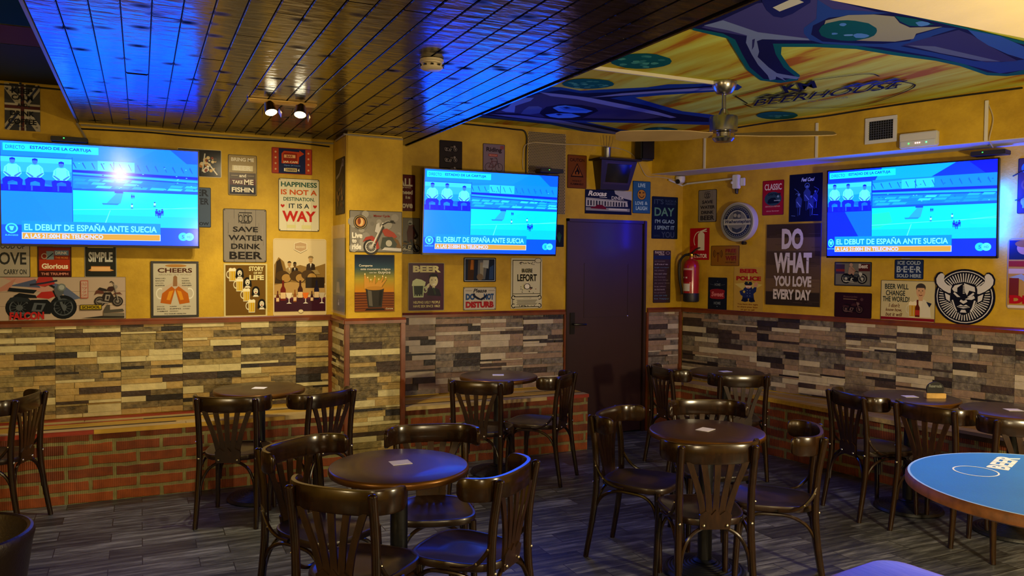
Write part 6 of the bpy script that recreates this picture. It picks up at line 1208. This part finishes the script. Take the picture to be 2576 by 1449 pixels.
s = Sign('tin_sign', 'red tin sign reading classic garage with a dark car', 'R', .978, 2.191, .207, .305, '93121c', '5a0c12', rough=.32)
words(s, [('CLASSIC', .1, .72, .9, .9)], 'd8ccc0', .02); s.e(.5, .47, .4, '2c4450', .2).t('Garage', .22, .54, .84, .66, '141c2c', .03, sl=.04); s.p([(.24, .36), (.28, .44), (.42, .5), (.6, .5), (.7, .42), (.78, .38), (.76, .34), (.3, .33)], '10141c').r(.55, .4, .84, .43, '8a98a0').e(.74, .53, .05, '7a98a8'); words(s, [('SERVICE & REPAIR', .14, .23, .84, .27), ('since forever', .2, .1, .8, .14)], 'd8a898', .01); s.done()
s = Sign('picture_panel', 'large dark blue picture of glass figures left of the right wall television', 'R', 1.285, 2.175, .30, .405, '0b0d26', cat='picture', rough=.35, rad=.002)
s.t('Feel Cool', .36, .84, .74, .92, 'b8c8e8', .03, sl=.03)
for cx, cy, k in ((.3, .42, 1), (.55, .56, 1.1), (.68, .38, .9), (.8, .5, .8)):
    s.p([(cx-.08*k, cy-.12*k), (cx+.08*k, cy-.12*k), (cx+.1*k, cy+.05*k), (cx+.03*k, cy+.12*k), (cx-.03*k, cy+.12*k), (cx-.1*k, cy+.05*k)], '2a3a78').e(cx, cy+.15*k, .04*k, '5a74b8').l([(cx-.06*k, cy), (cx+.05*k, cy-.1*k)], .02, '7a94d8').l([(cx-.03, cy-.12*k), (cx-.02, cy-.3*k)], .03, '1c2a60').l([(cx+.04, cy-.12*k), (cx+.03, cy-.28*k)], .02, '4a64b0')
s.o(.55, .75, .08, .3, '3a54a0'); s.l([(.16, .7), (.3, .62), (.2, .58)], .015, '4a64b0').l([(.76, .72), (.9, .66), (.82, .55)], .015, '4a64b0').l([(.08, .13), (.2, .12)], .01, '6a84c8').l([(.75, .14), (.9, .13)], .01, '6a84c8'); s.done()
s = Sign('wooden_board', 'large dark plank board reading do what you love every day', 'R', 1.184, 1.602, .505, .706, '4a3c30', cat='sign', rough=.5, th=.016, rad=.001)
for k, c in enumerate(('3a2c1e', '5e4a34', '463624', '54412c', '644e34', '30261c')): s.r(0, 1-(k+1)/6+.004, 1, 1-k/6-.002, c)
for k in range(60): x = random.uniform(0, .85); y = random.uniform(.01, .98); s.r(x, y, min(1, x+random.uniform(.08, .3)), y+.003, random.choice(['3a2e24', '5e4e40', '2a221c']))
words(s, [('DO', .3, .69, .7, .945), ('WHAT', .16, .4, .86, .65), ('YOU LOVE', .16, .235, .86, .365), ('EVERY DAY', .155, .075, .86, .20)], 'c9bfb2', .05)
for x, y in ((.36, .83), (.6, .86), (.55, .77), (.25, .52), (.4, .6), (.62, .47), (.75, .56), (.3, .3), (.68, .28), (.5, .13)): s.l([(x, y), (x+.05, y-.012)], .008, '4a3c30')
s.done()
s = Sign('tin_sign', 'small tin sign with a rider on a motorcycle, below the right television', 'R', 1.712, 1.533, .308, .197, '3a3c46', '16181e', rough=.25)
s.r(.04, .06, .96, .94, '6a6862').r(.04, .5, .28, .9, '3a2c4a').r(.04, .6, .28, .7, '7a2a28').r(.66, .62, .96, .92, '4a1c1c'); words(s, [('Best', .66, .74, .9, .92)], 'c8c0b8', .03); moto(s, .18, .1, .9, .66, '3a4048', '14161a', 'b0b0aa'); s.p([(.38, .5), (.54, .46), (.56, .7), (.48, .82), (.4, .78)], '9a7a6a').e(.46, .88, .045, 'a88a78').l([(.46, .74), (.58, .62)], .04, '8a6a58').l([(.46, .5), (.56, .34), (.54, .2)], .05, '16181c'); s.done()
s = Sign('tin_sign', 'dark maroon sign with a faint motorcycle, lowest of the pair below the right television', 'R', 1.718, 1.280, .308, .202, '26101a', '180a10', rough=.4); s.t('Motorcycles', .24, .78, .62, .88, '5a3a3a', .02); s.l([(.24, .74), (.6, .73)], .02, '7a6050').e(.74, .74, .04, '4a3034'); moto(s, .2, .16, .8, .72, '3c2026', '140a10', '6a5050'); s.done()
s = Sign('tin_sign', 'navy tin sign reading ice cold beer sold here', 'R', 2.155, 1.577, .215, .150, '1b2c58', '101830', rough=.4); words(s, [('ICE COLD', .1, .74, .9, .93), ('B·E·E·R', .07, .34, .93, .66), ('SOLD HERE', .08, .08, .92, .26)], '9aa8b8', .03); s.done()
s = Sign('tin_sign', 'cream tin sign beer will change the world with a smiling man', 'R', 2.149, 1.333, .41, .315, 'c0b48a', '5a5040', rough=.32)
s.r(.01, .02, .99, .09, '7a1424'); man(s, .74, .12, .82, 'c49a74', 'd0cab4', '3a3432'); s.p([(.84, .5), (.94, .46), (.9, .36)], '1c2440')
words(s, [('BEER WILL', .08, .78, .52, .91), ('CHANGE', .1, .62, .46, .75), ('THE WORLD!', .04, .47, .54, .6)], '1c2a30', .02)
for st, a in (("I don't", (.16, .33, .36, .43)), ('know how,', (.1, .22, .4, .31)), ('but it will', (.1, .11, .4, .2))): s.t(st, *a, '5a2420', .01, sl=.015)
mug(s, .48, .11, .68, .5, 'c09024', 'e8dcb8', 'c8c0a0'); bottle(s, .69, .12, .42, '5a2014', 'a83028'); s.done()
# horned devil disc
s = Sign('round_sign', 'round black and white sign of a horned devil face with rays', 'R', 2.555, 1.392, .45, .45, '0e1020', rough=.4, rad=None); cx = cy = .5
nd = 56; A = [(s.w*.455*math.cos(2*PI*i/nd), s.h*.455*math.sin(2*PI*i/nd)-.012) for i in range(nd)]
s.mb.prism(A, 0, .008, ink('0e1020', .4)); s.d = .008; cy = .5-.012/.45
DV = 'c8c6c8'; DK = '0e1020'
s.o(cx, cy, .425, .035, DV)
for k in range(56):
    a = 2*PI*k/56+.05; s.l([(cx+.2*math.cos(a), cy+.2*math.sin(a)), (cx+.385*math.cos(a), cy+.385*math.sin(a))], .016, DV)
for sg in (-1, 1):
    X = lambda x: cx+sg*x
    out = [(.10, .61), (.135, .62), (.19, .64), (.253, .665), (.3, .715), (.31, .77), (.30, .81), (.325, .85), (.36, .855), (.40, .825), (.432, .76), (.425, .69), (.385, .63), (.31, .57), (.231, .53), (.146, .535)]
    big = [(X(.27+(x-.27)*1.16), .69+(y-.69)*1.14) for x, y in out]
    s.p(big, DK); s.p([(X(x), y) for x, y in out], DV)
s.p([(cx-.2, .6), (cx-.17, .68), (cx, .72), (cx+.17, .68), (cx+.2, .6), (cx+.2, .42), (cx+.12, .24), (cx, .17), (cx-.12, .24), (cx-.2, .42)], DK)
for sg in (-1, 1):
    X = lambda x: cx+sg*x
    s.p([(X(.19), .5), (X(.32), .56), (X(.29), .42), (X(.2), .36)], DK).p([(X(.21), .49), (X(.29), .53), (X(.27), .43), (X(.21), .39)], DV)
    s.p([(X(.02), .44), (X(.15), .5), (X(.17), .46), (X(.12), .43)], DV if sg > 0 else DK).p([(X(.05), .47), (X(.14), .55), (X(.16), .53), (X(.1), .47)], DV)
s.p([(cx+.0, .70), (cx+.16, .64), (cx+.17, .56), (cx+.08, .58), (cx+.05, .5), (cx+.02, .55)], DV).p([(cx-.18, .6), (cx-.14, .66), (cx-.02, .69), (cx-.1, .62), (cx-.1, .55), (cx-.15, .56)], DV)
for k in range(6): s.l([(cx-.015, .66-.025*k), (cx+.015, .66-.025*k)], .012, DV)
s.p([(cx-.06, .4), (cx, .36), (cx+.06, .4), (cx+.04, .43), (cx, .41), (cx-.04, .43)], DV).p([(cx-.1, .31), (cx-.04, .35), (cx, .33), (cx+.04, .35), (cx+.1, .31), (cx, .285)], DV).l([(cx-.08, .315), (cx+.08, .315)], .012, DK).p([(cx-.05, .22), (cx+.05, .22), (cx+.03, .265), (cx-.03, .265)], DV).l([(cx-.17, .42), (cx-.13, .3), (cx-.1, .24)], .02, DV).l([(cx+.17, .42), (cx+.14, .3), (cx+.11, .24)], .025, DV); s.done()
# illuminated-style round beer sign
t = hung('round_beer_sign', 'R', .665, 1.985, .001)
mb = MB(); HS = mat('pale_grey_housing', 'b4b09c', .3); mb.lathe([(.165, 0), (.176, .01), (.18, .055), (.176, .072), (.166, .078)], HS, 48, cap1=False); o = mb.build('housing', t)
s = Sign('face', '', 'B', 0, 0, .334, .334, '3c4652', rough=.27, rad=None); n = 48; s.mb.poly([(.1665*math.cos(2*PI*i/n), .1665*math.sin(2*PI*i/n), .0765) for i in range(n)], ink('8a8a78', .4)); s.d = .0766
s.o(.5, .5, .45, .08, '44463e').o(.5, .5, .4, .2, '24282a'); s.e(.5, .5, .31, '74746a'); s.o(.5, .5, .31, .06, 'b4b2a0')
s.p([(.38, .56), (.38, .76), (.5, .8), (.62, .76), (.62, .56)], '44463e').e(.44, .68, .05, '94927e').e(.56, .66, .05, '94927e')
s.p([(.08, .42), (.08, .58), (.92, .58), (.92, .42)], 'aaa894'); s.t('Weihenstephan', .1, .44, .9, .56, '141c34', .03, sl=.02); s.p([(.34, .36), (.5, .30), (.66, .36), (.64, .26), (.5, .2), (.36, .26)], '343830')
for k in range(13):
    a = math.radians(150-10*k); s.e(.5+.365*math.cos(a), .5+.365*math.sin(a), .012, 'aaa894', n=7); a = math.radians(210+10*k); s.e(.5+.365*math.cos(a), .5+.365*math.sin(a), .012, 'aaa894', n=7)
s.mb.build('face', t, auto=False)
mb = MB(); mb.lathe([(.016, 0), (.016, .04), (.004, .045)], BLK, 12, (.06, -.19, .03)); mb.build('knob', t); tag(t, 'round grey wall sign of a brewery with blue lettering band', 'sign')
# right edge of the photograph
s = Sign('tin_sign', 'brown tin sign with blue discs, upper right edge of the photo', 'R', 2.98, 2.169, .2, .385, '3c3034', '201a1e', rough=.35)
for k, c in enumerate(('2a6a9a', '5a4438', '7a90a0')): s.o(.3, .82-.3*k, .2, .35, c); s.e(.3, .82-.3*k, .09, '1e2c40')
s.r(.16, .1, .3, .3, '6a90a8'); s.done()
s = Sign('tin_sign', 'colourful tin sign with a waitress and red lettering, lower right edge of the photo', 'R', 2.98, 1.556, .30, .50, 'a8823a', '8a8474', rough=.2, rad=.03)
s.r(.03, .7, .6, .97, '1c2a3a').e(.35, .86, .16, 'a8805a', .09).e(.35, .92, .2, '8a5a2a', .05).r(.03, .6, .5, .68, '8a2a24').r(.03, .5, .45, .57, 'b8a488').p([(.5, .2), (.5, .55), (.7, .7), (.95, .6), (.95, .2)], '12141a').p([(.05, .45), (.3, .42), (.55, .3), (.6, .36), (.3, .5)], '8a9a9c').r(.05, .16, .25, .44, '6a2420'); words(s, [('DUFF' if 0 else 'DINE', .06, .08, .9, .2)], 'a8141c', .08); s.r(.03, .02, .97, .06, 'c8bca0'); s.done()
